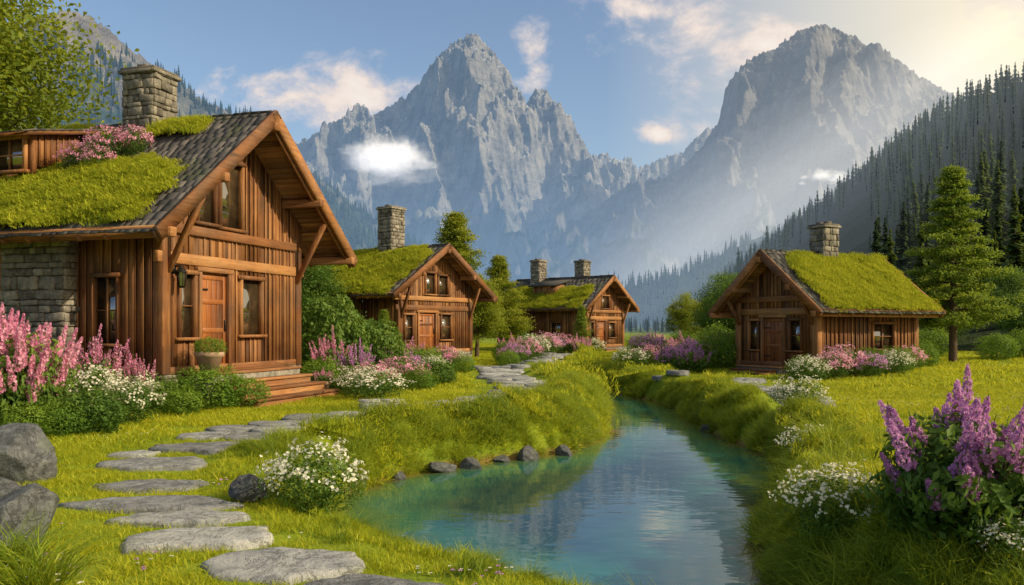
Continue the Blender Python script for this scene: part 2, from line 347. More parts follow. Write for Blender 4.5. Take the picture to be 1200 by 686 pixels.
for (x,y,rx,ry) in allst:
    big=y<16; n=40 if big else 16; t=np.arange(n)*2*np.pi/n; ph=rs.rand(5)*6.3
    K=rs.randint(5,8); an=(np.arange(K)+rs.uniform(-.3,.3,K))*2*np.pi/K+ph[0]; dd=rs.uniform(.86,1.04,K)
    rr=np.min(np.where(np.cos(t[:,None]-an)>.15,dd/np.maximum(np.cos(t[:,None]-an),.15),9),1)
    rr=np.minimum(rr,1.22)*(1+.02*np.sin(7*t+ph[1])+.018*rs.randn(n))
    z0=float(terr(np.array([x]),np.array([y]))[0])+(0 if big else .04); tl=rs.randn(2)*.015; rings=[]
    prof=[(1.03,-.12),(1.0,.02),(.985,.045),(.95,.06),(.8,.064),(.62,.066),(.42,.066),(.2,.066),(.05,.066)] if big else [(1.02,-.1),(1.0,.03),(.94,.055),(.5,.06),(.1,.06)]
    for k,(f,dz) in enumerate(prof):
        px=x+rx*rr*f*np.cos(t);py=y+ry*rr*f*np.sin(t)
        rings.append(np.stack([px,py,z0+dz+(px-x)*tl[0]+(py-y)*tl[1]+(.022*fbm(px*3.1,py*3.1,4,6) if k>0 else 0)],1))
    f=[(i*n+j,i*n+(j+1)%n,(i+1)*n+(j+1)%n,(i+1)*n+j) for i in range(len(prof)-1) for j in range(n)]
    r=rs.rand(); sb.add(np.concatenate(rings),f,0,r); sb.add(rings[-1],[tuple(range(n))],0,r)
put('stone_path',sb.mesh('stone_path',[flag]))
# ------------------------------------------------------------------ cabins
def stonework(mb,x0,x1,y0,y1,z0,z1,m,mm,ch=.22,bw=.38):
    mb.bb(x0+.05,x1-.05,y0+.05,y1-.05,z0,z1-.01,mm)
    z=z0
    while z<z1-.03:
        h=min(ch*rs.uniform(.5,1.5),z1-z)
        for side in range(4):
            a,b=(x0,x1) if side<2 else (y0,y1); u=a+rs.uniform(-.1,0)
            while u<b-.02:
                w=bw*rs.uniform(.35,1.5); u0=max(u,a);u1=min(u+w,b)
                if b-u1<.1:u1=b
                pr=rs.uniform(0,.07); g=.014
                if u1-u0>.05:
                    th=.16
                    if side==0: c=((u0+u1)/2,y0+th/2-pr,z+h/2); s=(u1-u0-g,th,h-g)
                    elif side==1: c=((u0+u1)/2,y1-th/2+pr,z+h/2); s=(u1-u0-g,th,h-g)
                    elif side==2: c=(x0+th/2-pr,(u0+u1)/2,z+h/2); s=(th,u1-u0-g,h-g)
                    else: c=(x1-th/2+pr,(u0+u1)/2,z+h/2); s=(th,u1-u0-g,h-g)
                    a3=rs.randn(3)*.07; mb.box(c,s,m,np.array(Euler(a3).to_matrix()))
                u=u1 if u1==b else u+w
        z+=h
def plankwall(mb,o,ud,nrm,u0,u1,z0,ztop,ops,m,pw=.2):
    o=np.array(o,float);ud=np.array(ud,float);nrm=np.array(nrm,float); R=np.stack([ud,nrm,[0,0,1]],1)
    cuts={u0,u1}
    for q in ops: cuts|={q[0],q[1]}
    cuts=sorted(cuts)
    for a,b in zip(cuts[:-1],cuts[1:]):
        n=max(1,int(round((b-a)/pw)))
        for i in range(n):
            p,q=a+(b-a)*i/n,a+(b-a)*(i+1)/n; c=(p+q)/2
            iv=[(z0,None)]
            for (oa,ob,oz0,oz1,*_) in ops:
                if oa-1e-6<c<ob+1e-6:
                    iv=[x for (s,e) in iv for x in ((s,min(oz0,e) if e else oz0),(max(oz1,s),e))]
            dp=rs.uniform(.05,.075); g=.006; rr=rs.rand()
            for (s,e) in iv:
                ta=e if e is not None else ztop(p+g); tb=e if e is not None else ztop(q-g)
                if min(ta,tb)-s<.03: continue
                v=[]
                for (uu,tt) in ((p+g,ta),(q-g,tb)):
                    for (dd,zz) in ((-.05,s),(dp,s),(dp,tt),(-.05,tt)):
                        v.append(o+ud*uu+nrm*dd+np.array([0,0,zz]))
                mb.add(v,[(0,1,2,3),(7,6,5,4),(0,4,5,1),(1,5,6,2),(2,6,7,3),(3,7,4,0)],m,rr)
            if i>0:
                for (s,e) in iv:
                    tt=(e if e is not None else ztop(p)-.02)
                    if tt-s>.05: mb.box(o+ud*p+nrm*.085+np.array([0,0,(s+tt)/2]),(.05,.03,tt-s-.01),m,R)
def window(mb,o,ud,nrm,q,G,FR,mun=(1,1)):
    o=np.array(o,float);ud=np.array(ud,float);nrm=np.array(nrm,float);R=np.stack([ud,nrm,[0,0,1]],1)
    a,b,z0,z1=q[:4]; P=lambda u,d,z:o+ud*u+nrm*d+np.array([0,0,z])
    mb.box(P((a+b)/2,-.02,(z0+z1)/2),(b-a-.02,.02,z1-z0-.02),G,R)
    fw=.09
    mb.box(P(a+fw/2-.03,.06,(z0+z1)/2),(fw,.17,z1-z0+.02),FR,R); mb.box(P(b-fw/2+.03,.06,(z0+z1)/2),(fw,.17,z1-z0+.02),FR,R)
    mb.box(P((a+b)/2,.065,z1+.03),(b-a+.2,.2,.11),FR,R); mb.box(P((a+b)/2,.085,z0-.02),(b-a+.22,.25,.08),FR,R)
    for i in range(1,mun[0]+1): mb.box(P(a+(b-a)*i/(mun[0]+1),.02,(z0+z1)/2),(.045,.05,z1-z0-.05),FR,R)
    for i in range(1,mun[1]+1): mb.box(P((a+b)/2,.018,z0+(z1-z0)*i/(mun[1]+1)),(b-a-.1,.045,.04),FR,R)
MATS=[wood_v,wood_x,wood_y,door_w,shingle,stone,mortar,glass,iron,g_moss]
V_,WX_,WY_,DR,SH,ST,MO,GL,IR,MS=range(10)
FOOT=[]
T_moss=[blades('moss_tuft%d'%i,110,.3,.08,.6,.016,.8,g_moss,40+i) for i in range(3)]
def cabin(name,c,rot,W,Ln,he,hr,fl,ox,oy,door,fwin,uwin,swin,chims,moss,shs=.3,steps=4,stepx=None,extra=None):
    root=empty(name,(c[0],c[1],0),math.radians(rot)); s=(hr-he)/(W/2+ox); zr=lambda x:hr-abs(x)*s
    FOOT.append((c[0],c[1],math.radians(rot),W/2+.1,Ln+.2))
    def part(mb,nm,bev=0,smooth=False):
        o=put(nm,mb.mesh(nm,MATS,smooth),parent=root)
        if bev: b=o.modifiers.new('b','BEVEL'); b.width=bev; b.segments=1; b.limit_method='ANGLE'
        return o
    h=W/2
    mb=MB(); ops=[door]+fwin+uwin
    top=lambda u:zr(u)-.22
    plankwall(mb,(0,0,0),(1,0,0),(0,-1,0),-h,h,fl-.05,top,ops,V_)
    plankwall(mb,(-h,0,0),(0,-1,0),(-1,0,0),-Ln,0,fl-.05,lambda u:zr(h)-.22,[(-q[1],-q[0],q[2],q[3]) for q in swin if q[4]<0],V_,.24)
    plankwall(mb,(h,0,0),(0,1,0),(1,0,0),0,Ln,fl-.05,lambda u:zr(h)-.22,[q[:4] for q in swin if q[4]>0],V_,.24)
    plankwall(mb,(0,Ln,0),(-1,0,0),(0,1,0),-h,h,fl-.05,top,[],V_,.3)
    part(mb,'walls')
    mb=MB()
    yy0,yy1=.09,Ln-.09; hi=h-.09; zt=zr(h)-.3
    v=[(-hi,yy0,.1),(hi,yy0,.1),(hi,yy0,zt),(0,yy0,hr-.4),(-hi,yy0,zt),(-hi,yy1,.1),(hi,yy1,.1),(hi,yy1,zt),(0,yy1,hr-.4),(-hi,yy1,zt)]
    mb.add(v,[(0,1,2,3,4),(9,8,7,6,5)],V_,.0); mb.add(v,[(1,6,7,2),(5,0,4,9),(0,5,6,1)],V_,.0)
    part(mb,'inner_wall')
    mb=MB(); stonework(mb,-h-.1,h+.1,-.12,Ln+.1,-.3,fl-.06,ST,MO); part(mb,'foundation',.02)
    mb=MB()
    for x in (-h,h):
        for y in (0,Ln): mb.bb(x-.15,x+.15,y-.15,y+.15,fl-.06,zr(h)-.16,V_)
    zl=fl+2.72*(door[3]-fl)/2.6+.05
    mb.bb(-h-.3,h+.3,-.14,.02,zl,zl+.28,WX_)
    zt=zr(h)-.25; zb=min(zt,uwin[0][2]-.25) if uwin else zt
    mb.bb(-h-.45,h+.45,-.17,.01,zb-.12,zb+.13,WX_)
    mb.bb(-h-.02,h+.02,-.13,.02,fl-.06,fl+.12,WX_)
    for sx in (-1,1):
        mb.beam((sx*(h-.1),-.1,zb-1.1),(sx*(h-.1),-oy+.15,zr(h)-.32),.14,.14,V_,(1,0,0))
        for k in (0.02,.5,.93):
            x=sx*(W/2+ox)*k
            if k==0.02 and sx>0: continue
            mb.bb(x-.11,x+.11,-oy-.12,Ln+oy*.6,zr(x)-.46,zr(x)-.23,WY_)
        yy=.3
        while yy<Ln:
            e=W/2+ox; mb.beam((sx*(h-.1),yy,zr(h-.1)-.26),(sx*(e-.06),yy,zr(e-.06)-.26),.1,.14,WX_); yy+=.75
    part(mb,'timber_frame',.015)
    mb=MB(); e=W/2+ox; y0,y1=-oy,Ln+oy*.7
    for sx in (-1,1):
        n=np.array([sx*s,0,1]);n/=np.linalg.norm(n); A=np.array([0,0,hr]);B=np.array([sx*e,0,he]); d=B-A; LS=np.linalg.norm(d); d/=LS
        nb=int(LS/.2)
        for i in range(nb):
            cc=A+d*(LS*(i+.5)/nb)-n*.13; R=np.stack([d,[0,1,0],n],1) if sx>0 else np.stack([d,[0,-1,0],n],1)
            mb.box(cc+np.array([0,(y0+y1)/2,0]),(LS/nb-.006,y1-y0-.06,.10),WY_,R)
        for yy,t in ((y0,.09),(y0+.13,.07),(y1,.09)):
            off=.02 if t==.09 else .1; dn=-.11-off+.02; hh=.34 if t==.09 else .26
            p=A+n*dn; q=B+d*.12+n*dn
            mb.beam(p+np.array([0,yy,0]),q+np.array([0,yy,0]),t,hh,WX_,tuple(n))
        mb.beam(B+np.array([0,y0+.1,0])-n*.1,B+np.array([0,y1-.1,0])-n*.1,.07,.24,WY_,tuple(n))
    part(mb,'roof_timber')
    mb=MB()
    for sx in (-1,1):
        n=np.array([sx*s,0,1]);n/=np.linalg.norm(n); A=np.array([0,0,hr]);B=np.array([sx*e,0,he]); d=B-A; LS=np.linalg.norm(d); d/=LS
        R0=np.stack([d,np.cross(n,d),n],1); tl=Matrix.Rotation(math.radians(4),3,'Y'); R=R0@np.array(tl)
        nr=int(LS/shs)+1
        for i in range(nr):
            u=LS+.06-(i+.5)*(LS+.05)/nr; y=y0-.05-rs.rand()*.1
            while y<y1+.03:
                w=shs*rs.uniform(.5,1.15); ya=max(y,y0-.05);yb=min(y+w,y1+.05)
                if yb-ya>.04:
                    mb.box(A+d*(u+rs.uniform(-.03,.03))+n*(-.03+rs.uniform(0,.02))+np.array([0,(ya+yb)/2,0]),(shs*1.45,yb-ya-.012,.035),SH,R)
                y+=w
    yy=y0-.05
    while yy<y1:
        for sx in (-1,1):
            n=np.array([sx*s,0,1]);n/=np.linalg.norm(n);d=np.array([sx*e,0,he-hr]);d/=np.linalg.norm(d);R0=np.stack([d,np.cross(n,d),n],1)
            mb.box(np.array([0,yy+.14,hr+.012])+d*.11,(.26,.3,.03),SH,R0)
        yy+=.28
    part(mb,'roof_shingles')
    for (sx,ua,ub,ya,yb,thr,hgt) in moss:
        n=np.array([sx*s,0,1]);n/=np.linalg.norm(n); A=np.array([0,0,hr]);B=np.array([sx*e,0,he]); LS=np.linalg.norm(B-A); d=(B-A)/LS
        st=.12; U,Yv=np.meshgrid(np.arange(ua*LS,ub*LS+.01,st),np.arange(ya,yb,st))
        ed=np.minimum(np.minimum(U-ua*LS,ub*LS+.3-U),np.minimum(Yv-ya,yb-Yv))
        mk=fbm(U*.55,Yv*.4,4,int(c[1]))*1.1+thr+np.clip(ed,0,.7)*1.0-.35
        hh=np.clip(mk*1.6,0,1)**.5*hgt+(.06*fbm(U*2.5,Yv*2.5,2)+.13*np.abs(pn(U*1.1,Yv*1.1,3)))*(mk>0)-.02
        P=A+U[...,None]*d+Yv[...,None]*np.array([0,1,0])+hh[...,None]*n
        idx=np.arange(U.size).reshape(U.shape); f=np.stack([idx[:-1,:-1],idx[:-1,1:],idx[1:,1:],idx[1:,:-1]],-1).reshape(-1,4)
        ok=(mk.ravel()[f]>-.02).any(1); mb=MB(); mb.add(P.reshape(-1,3),f[ok],MS,.3); part(mb,'moss',0,True)
        sel=np.where(mk.ravel()>.02)[0]; k=min(len(sel),int(3600)); ch=rs.choice(sel,k) if len(sel) else []
        pts=P.reshape(-1,3)[ch]+d*rs.uniform(-.06,.06,(k,1))+np.array([0,1,0])*rs.uniform(-.06,.06,(k,1))
        tilt=math.atan(s)*sx*.8
        scatter('moss_tufts',pts,np.stack([rs.randn(k)*.1,tilt+rs.randn(k)*.1,rs.randn(k)*.3],1),rs.uniform(.5,1.3,k),rs.randint(0,3,k),T_moss,parent=root)
    for (cx,cy,cw,cd,zt) in chims:
        mb=MB(); zb=zr(abs(cx)+cw/2)-.6
        stonework(mb,cx-cw/2,cx+cw/2,cy-cd/2,cy+cd/2,zb,zt-.25,ST,MO,.2,.34)
        for q,zz,th in ((.1,zt-.25,.1),(.05,zt-.15,.08)):
            mb.bb(cx-cw/2-q,cx+cw/2+q,cy-cd/2-q,cy+cd/2+q,zz,zz+th-.005,ST)
        for a in (-1,1): mb.bb(cx+a*cw*.25-.12,cx+a*cw*.25+.12,cy-.15,cy+.15,zt-.08,zt+.04,MO)
        part(mb,'chimney',.015)
    mb=MB()
    for q in fwin+uwin: window(mb,(0,0,0),(1,0,0),(0,-1,0),q,GL,V_,q[4] if len(q)>4 else (1,1))
    for q in swin:
        if q[4]<0: window(mb,(-h,0,0),(0,-1,0),(-1,0,0),(-q[1],-q[0],q[2],q[3]),GL,V_)
        else: window(mb,(h,0,0),(0,1,0),(1,0,0),q[:4],GL,V_)
    part(mb,'windows')
    mb=MB(); a,b,z0,z1=door[:4]
    mb.bb(a-.06,a+.06,-.16,.03,z0,z1+.02,V_); mb.bb(b-.06,b+.06,-.16,.03,z0,z1+.02,V_); mb.bb(a-.14,b+.14,-.18,.03,z1+.023,z1+.15,WX_)
    mb.bb(a+.06,b-.06,-.01,.04,z0,z1,DR); nl=2 if b-a>1.5 else 1; lw=(b-a-.12)/nl
    for l in range(nl):
        xa=a+.06+l*lw+.01; xb=xa+lw-.02
        mb.bb(xa,xa+.11,-.05,-.012,z0+.02,z1-.02,DR); mb.bb(xb-.11,xb,-.05,-.012,z0+.02,z1-.02,DR)
        for zz in (z0+.02,z0+(z1-z0)*.38,z0+(z1-z0)*.68,z1-.16): mb.bb(xa+.112,xb-.112,-.048,-.012,zz,zz+.13,DR)
        for i in range(4): u0=xa+.12+(xb-xa-.24)*i/4; mb.bb(u0+.004,u0+(xb-xa-.24)/4-.004,-.03,-.012,z0+.1,z1-.1,DR)
        mb.bb(xb-.08,xb-.04,-.1,-.05,z0+1.0,z0+1.3,IR)
        for zz in (z0+.35,z1-.45): mb.bb(xa-.01,xa+.35,-.06,-.045,zz,zz+.05,IR)
    part(mb,'door',.006)
    mb=MB(); sx0,sx1=stepx or (a-.5,b+.5); pd=.9
    for i in range(5): mb.bb(sx0-.15,sx1+.15,-.13-pd*(i+1)/5+.008,-.13-pd*i/5,fl-.10,fl-.03,WX_)
    mb.bb(sx0-.1,sx1+.1,-.13-pd+.04,-.13,-.3,fl-.105,ST)
    for k in range(steps):
        zz=fl-.03-(k+1)*fl/(steps+.3); y=-.13-pd-k*.42
        for j in range(2): mb.bb(sx0-k*.06,sx1+k*.06,y-.21*(j+1)-.02,y-.21*j-.03,zz-.07,zz,WX_)
        mb.bb(sx0+.05-k*.06,sx1-.05+k*.06,y-.40,y,-.35,zz-.075,WX_)
    part(mb,'porch_steps',.008)
    if extra: extra(root,part,zr,s)
    return root
# plants ------------------------------------------------------------------
def ball_leaves(mb,c,r,n,ln,wd,m,shell=.35,lump=.25,seed=1,up=.0):
    d=rs.randn(n,3); d/=np.linalg.norm(d,axis=1,keepdims=True)
    lm=1+lump*(pn(d[:,0]*2.2+seed,d[:,1]*2.2+d[:,2]*1.7,seed)+.6*pn(d[:,0]*5+seed,d[:,2]*5+d[:,1]*3,seed+3))
    q=(1-shell*rs.rand(n)**1.5)*lm
    p=d*q[:,None]*np.asarray(r); nn=d+rs.randn(n,3)*.55+np.array([0,0,up])
    keep=p[:,2]>-np.asarray(r)[2]*.98
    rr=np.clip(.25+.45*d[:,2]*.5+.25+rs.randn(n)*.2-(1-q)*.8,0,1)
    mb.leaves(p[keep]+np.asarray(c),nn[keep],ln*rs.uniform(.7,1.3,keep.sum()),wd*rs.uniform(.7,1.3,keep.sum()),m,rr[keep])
def spike(mb,base,dirv,L,rad,m,n=90,ps=.028):
    t=rs.rand(n); a=rs.rand(n)*6.28; rr=rad*(1-t**1.6*.85)*(.5+.5*rs.rand(n))*np.minimum(1,t*6+.4)
    d=np.array(dirv,float);d/=np.linalg.norm(d); x=np.cross(d,[.3,1,0]);x/=np.linalg.norm(x);y=np.cross(d,x)
    rad_=np.cos(a)[:,None]*x+np.sin(a)[:,None]*y
    mb.leaves(base+d*(t*L)[:,None]+rad_*rr[:,None],rad_+rs.randn(n,3)*.5,ps*(1.2-t*.5),ps*(1.1-t*.5),m)
def box_bush(nl=5000,ls=.045,mat=None,seed=1):
    mb=MB(); ball_leaves(mb,(0,0,.42),(.5,.5,.46),nl,ls,ls*.6,0,.3,.45,seed)
    mb.tube([(0,0,-.1),(0,0,.4)],[.03,.02],1,5); return mb.mesh('shrub',[mat or l_box,bark])
def fl_bush(fm,seed=1,nl=3200,nf=420,ls=.05,fs=.035,h=.9):
    mb=MB(); r=(.5,.5,.5*h); ball_leaves(mb,(0,0,.45*h),r,nl,ls,ls*.45,0,.5,.6,seed)
    for k in range(26):
        a=rs.rand()*6.28; mb.tube([(0,0,-.1),(math.cos(a)*.3,math.sin(a)*.3,.55*h)],[.008,.004],0,4)
    for k in range(nf//7):
        d=rs.randn(3); d[2]=abs(d[2])*.9+.05; d/=np.linalg.norm(d); c=d*np.array(r)*rs.uniform(.85,1.25)+np.array([0,0,.45*h])
        q=7; mb.leaves(c+rs.randn(q,3)*.035,np.tile(d,(q,1))+rs.randn(q,3)*.5,fs*1.1,fs,1)
    return mb.mesh('flower_bush',[l_green,fm])
def spike_bush(fm,seed=1,ns=34,L=.42,rad=.055,nl=3200,npet=95,ps=.034,ls=.09,spread=.42):
    mb=MB(); ball_leaves(mb,(0,0,.34),(.48,.48,.36),nl,ls,ls*.45,0,.6,.5,seed)
    for k in range(ns):
        a=rs.rand()*6.28; q=math.sqrt(rs.rand())*spread; b=np.array([math.cos(a)*q,math.sin(a)*q,.42+.25*(1-q/spread)+rs.uniform(-.2,.12)])
        d=np.array([math.cos(a)*q*1.2,math.sin(a)*q*1.2,1.0])+rs.randn(3)*.12
        mb.tube([(b[0]*.3,b[1]*.3,0),b,b+d/np.linalg.norm(d)*L*rs.uniform(.8,1.)*.95],[.009,.006,.003],0,4)
        spike(mb,b,d,L*rs.uniform(.6,1.2),rad*rs.uniform(.8,1.2),1,npet,ps)
    return mb.mesh('spike_bush',[l_green,fm])
B_box=[box_bush(5200,.042,l_box,1),box_bush(5200,.042,l_box,5),box_bush(4200,.06,l_green,9)]
B_white=[fl_bush(f_white,2,3200,520,.05,.042),fl_bush(f_white,6,3000,620,.05,.042)]
B_pinkf=[fl_bush(f_pink,3,3000,760,.05,.045),fl_bush(f_purp,8,3000,700,.05,.045)]
B_spk=[spike_bush(f_pink,4),spike_bush(f_purp,7)]
B_lilac=spike_bush(f_purp,11,54,.27,.055,5600,200,.026,.07)
B_pinkhero=spike_bush(f_pink,12,80,.26,.045,5200,140,.030,.06,.48)
G_orn=[blades('ornamental%d'%i,260,.16,.62,.35,.014,1.5,g_long,60+i) for i in range(2)]
def ex1(root,part,zr,s):
    mb=MB(); stonework(mb,-3.55,-2.6,2.5,4.5,-.3,zr(3.0)-.3,ST,MO,.24,.42); part(mb,'stone_pier',.02)
    mb=MB(); y0,y1=4.3,7.2; xf=-2.75; zt=zr(1.35)+.25; zb=zr(2.75)
    for a,b in ((y0,y0+.15),(y1-.15,y1)): mb.bb(xf,xf+.12,a,b,zb,zt,V_)
    mb.bb(xf+.04,xf+.1,y0+.15,y1-.15,zb,zb+.35,V_)
    plankwall(mb,(xf+1.0,y0+.08,0),(1,0,0),(0,-1,0),-1.0,.6,zr(1.2)-.7,lambda u:zt+.05+(u+1)*.12,[],V_)
    mb.bb(xf+.1,xf+1.4,y0+.12,y1,zb-.6,zt-.02,V_)
    for a,b in ((y0+.2,y0+1.4),(y0+1.55,y1-.2)): window(mb,(xf+.04,0,0),(0,-1,0),(-1,0,0),(-b,-a,zb+.38,zt-.1),GL,V_)
    part(mb,'dormer')
    mb=MB(); R=np.array(Matrix.Rotation(-math.atan(.22),3,'Y'))
    mb.box((xf+.95,(y0+y1)/2,zt+.22),(2.7,y1-y0+.5,.09),WX_,R)
    for i in range(9):
        y=y0-.28
        while y<y1+.25:
            w=rs.uniform(.15,.32); mb.box((xf-.35+i*.3,y+w/2,zt+.29+(i*.3-1.3)*.22),(.42,w-.012,.035),SH,np.array(Matrix.Rotation(-math.atan(.3),3,'Y'))); y+=w
    part(mb,'dormer_roof')
    mb=MB(); x=-2.78
    mb.bb(x-.05,x+.05,-.17,-.12,3.35,3.6,IR); mb.bb(x-.02,x+.02,-.36,-.17,3.52,3.56,IR)
    mb.lathe((x,-.36,3.0),[(0.0,.0),(.07,.0),(.1,.05)],IR,6); mb.lathe((x,-.36,3.05),[(.085,.0),(.1,.33)],GL,6)
    for k in range(6):
        t=k*math.pi/3; mb.beam((x+.09*math.cos(t),-.36+.09*math.sin(t),3.05),(x+.11*math.cos(t),-.36+.11*math.sin(t),3.38),.015,.015,IR)
    mb.lathe((x,-.36,3.38),[(.15,.0),(.08,.1),(.02,.15),(.02,.2),(0,.21)],IR,6); part(mb,'wall_lantern')
    for (xx,yy,sc) in ((-1.9,2.7,1.1),(-2.2,3.4,.9),(-1.6,2.1,.9),(-2.3,2.6,.8)):
        put('roof_flowers',B_pinkf[0],(xx,yy,zr(xx)-.1),0,sc,parent=root)
cabin('timber_cabin',(-7.7,23.85),73,6.1,13,4.28,7.95,.92,1.6,1.25,(-1.75,-.5,.92,3.45),
  [(-2.55,-1.9,1.75,3.4,(0,1)),(.05,1.1,1.8,3.4,(0,0))],[(-1.85,-1.05,4.75,6.05,(0,0)),(-.9,.15,4.72,6.55,(0,0))],[(1.2,2.0,1.6,3.3,-1),(7.5,8.6,1.6,3.2,-1)],
  [(0,2.9,1.0,1.05,9.5)],[(-1,.36,.97,-.3,14,.10,.2),(-1,.0,.2,.6,2.3,.2,.14),(-1,.0,.16,3.6,8,.15,.14)],.3,4,(-2.3,1.6),ex1)
cabin('timber_cabin',(-4.32,48.27),55,6.2,8.6,3.85,6.7,.7,1.35,1.0,(-1.6,-.1,.7,2.85),
  [(-2.7,-2.0,1.35,2.75,(0,1)),(.35,1.3,1.35,2.8,(0,1))],[(-1.0,-.1,3.9,5.1,(0,0)),(.1,1.0,3.9,5.0,(0,0))],[(3,4,1.5,2.7,-1)],
  [(0,3.4,1.1,1.1,9.2)],[(-1,.02,1.0,-.5,9.2,.25,.24),(1,0,.5,1,9,.1,.15)],.4,3)
cabin('timber_cabin',(7.98,73.6),50,5.6,9,3.7,6.5,.5,1.2,1.0,(-1.4,0,.5,2.6),
  [(.5,1.5,1.2,2.5,(0,1)),(-2.4,-1.7,1.2,2.5,(0,1))],[(-.6,.6,3.7,4.8,(1,0))],[(2.5,3.6,1.4,2.5,-1),(6,7,1.4,2.5,-1)],
  [(-.3,7.0,1.1,1.0,8.3),(.7,2.8,1.0,1.0,8.1)],[(-1,.25,1.0,-.1,8.8,.25,.22)],.5,2,None,
  lambda root,part,zr,s:(lambda mb:(mb.bb(-2.4,-1.2,3.4,6.0,zr(2.4),zr(1.2)+.15,V_),window(mb,(-2.4,0,0),(0,-1,0),(-1,0,0),(-5.8,-3.6,zr(2.4)+.25,zr(1.2)),GL,V_,(2,0)),mb.box((-1.7,4.7,zr(1.2)+.32),(2.2,3.1,.12),SH,np.array(Matrix.Rotation(-.25,3,'Y'))),part(mb,'dormer')))(MB()))
cabin('timber_cabin',(11.5,37.1),-62,4.5,6.0,2.75,5.35,.42,.95,.95,(-.75,.55,.42,2.45),
  [(-1.6,-1.0,1.05,2.35,(0,1)),(.8,1.5,1.05,2.35,(0,1))],[],[(3.2,4.6,1.1,2.2,1)],
  [(0,2.9,.85,.85,6.75)],[(1,.05,1.0,-.2,6.4,.26,.24),(-1,.1,.9,1,5.8,.1,.15)],.36,3)
def gz(x,y): return float(terr(np.array([x]),np.array([y]))[0])
def B(name,me,x,y,s,h=None,dz=-.05):
    put(name,me,(x,y,gz(x,y)+dz),rs.rand()*6.28,(s,s,h if h else s))
B('pink_flower_bush',B_pinkhero,-9.5,16.4,1.9,2.6); B('pink_flower_bush',B_pinkhero,-10.5,16.7,2.0,3.0)
B('green_shrub',B_box[2],-8.1,16.4,1.2,1.0); B('green_shrub',B_box[0],-8.9,15.6,.9,.8); B('white_flower_bush',B_white[0],-8.1,17.9,1.4,1.1); B('boxwood_shrub',B_box[1],-8.4,15.9,1.0,.75)
B('white_flower_bush',B_white[1],-9.2,18.7,1.4,1.3); B('pink_flower_bush',B_spk[0],-9.9,20.0,1.5,1.9); B('pink_flower_bush',B_spk[0],-11.2,20.2,1.5,1.7)
B('white_flower_bush',B_white[0],-8.9,20.1,1.4,1.1); B('pink_flower_bush',B_spk[0],-9.0,20.4,1.0,1.5)
B('boxwood_shrub',B_box[0],-7.3,20.5,1.7,1.25); B('boxwood_shrub',B_box[1],-8.05,20.1,1.2,.95); B('boxwood_shrub',B_box[1],-7.55,19.5,.95,.75); B('boxwood_shrub',B_box[0],-6.7,21.2,1.3,.95)
B('boxwood_shrub',B_box[2],-12.6,20.2,1.9,2.4); B('green_shrub',B_box[2],-10.4,21.5,1.3,1.4)
B('boxwood_shrub',B_box[0],-5.9,26.4,1.4,1.3); B('tall_shrub',B_box[2],-6.3,29.8,2.7,3.6); B('tall_shrub',B_box[2],-5.0,31,2.2,2.7); B('purple_flower_bush',B_spk[1],-5.1,27.4,1.3,1.6); B('pink_flower_bush',B_spk[0],-5.9,28,1.4,2.0)
B('green_shrub',B_box[1],-4.6,26.6,1.2,1.1); B('white_flower_bush',B_white[1],-3.75,23.3,1.7,1.0); B('pink_flower_bush',B_pinkf[0],-4.2,26,1.3,1.1); B('white_flower_bush',B_white[0],-4.6,25,1.2,1.0); B('pink_flower_bush',B_pinkf[0],-3.6,28.5,1.6,1.2); B('boxwood_shrub',B_box[1],-3.0,27.5,1.1,.9); B('green_shrub',B_box[2],-2.6,30,1.3,1.0)
for (x,y,s,k) in [(-5.2,36,1.7,0),(-4.4,35,1.5,1),(-3.8,37,1.8,2),(-3.2,34.5,1.3,6),(-6.2,38,1.8,4),(-4.9,39.5,1.9,5),(-3.3,40,1.6,0),(-6.9,41,2,2),(-2.9,42,1.4,6),(-2.2,38.5,1.2,4),
  (.1,47,1.7,1),(.7,49,1.9,0),(1.2,51.5,2.1,6),(-.3,49.5,1.8,2),(2.0,54,2.0,0),(-.2,45.3,1.3,4),(.2,52,2,5),
  (2.6,63,2.2,1),(3.6,65,2.2,0),(5.0,64,2,5),(1.0,66,2.4,2),(6.3,66,1.8,6),(9.8,66,2.2,2),(11.2,68,2.2,0),(10.4,62,2,3),(9,58,2.2,1),(12,60,2.4,4),(13.5,57,2.2,5),
  (9.0,44,2.2,5),(8.7,41,2,1),(8.0,38,1.7,3),(7.4,39.5,1.6,1),(9.8,40,2.4,2),(10.2,42,3,4),(6.6,42,1.6,0),(11.3,33.2,1.3,4),(12.2,32.6,1.5,0),(13.0,33.4,1.8,0),(13.8,33,1.4,1),(14.5,34.5,1.6,4),(15.2,34,1.4,6),(15.9,35.4,1.6,2),(16.8,36.5,1.5,0),(17.6,38,1.6,2),(18.6,39,1.8,4),(17,41,2.2,5),(25,44,2,2),(27,45,2.2,4),(23,47,2.4,2),(29,45,2,0)]:
    nm,me=[('pink_flower_bush',B_pinkf[0]),('purple_flower_bush',B_pinkf[1]),('green_shrub',B_box[0]),('purple_flower_bush',B_spk[1]),('boxwood_shrub',B_box[1]),('pink_flower_bush',B_spk[0]),('white_flower_bush',B_white[1])][k]
    B(nm,me,x,y,s*.95,s*.8)
B('white_flower_bush',B_white[0],5.1,37,1.5,1.0); B('white_flower_bush',B_white[1],11.0,31.6,1.4,1.1)
B('white_flower_bush',B_white[0],6.35,18.9,1.15,.85); B('white_flower_bush',B_white[1],4.95,14.2,.9,.7,-.1); B('ornamental_grass',G_orn[0],4.6,12.4,1.0,.95)
B('white_flower_bush',B_white[1],3.15,8.3,.95,.75); B('ornamental_grass',G_orn[1],2.35,6.6,.85,.8); B('ornamental_grass',G_orn[0],2.85,7.0,.7,.7)
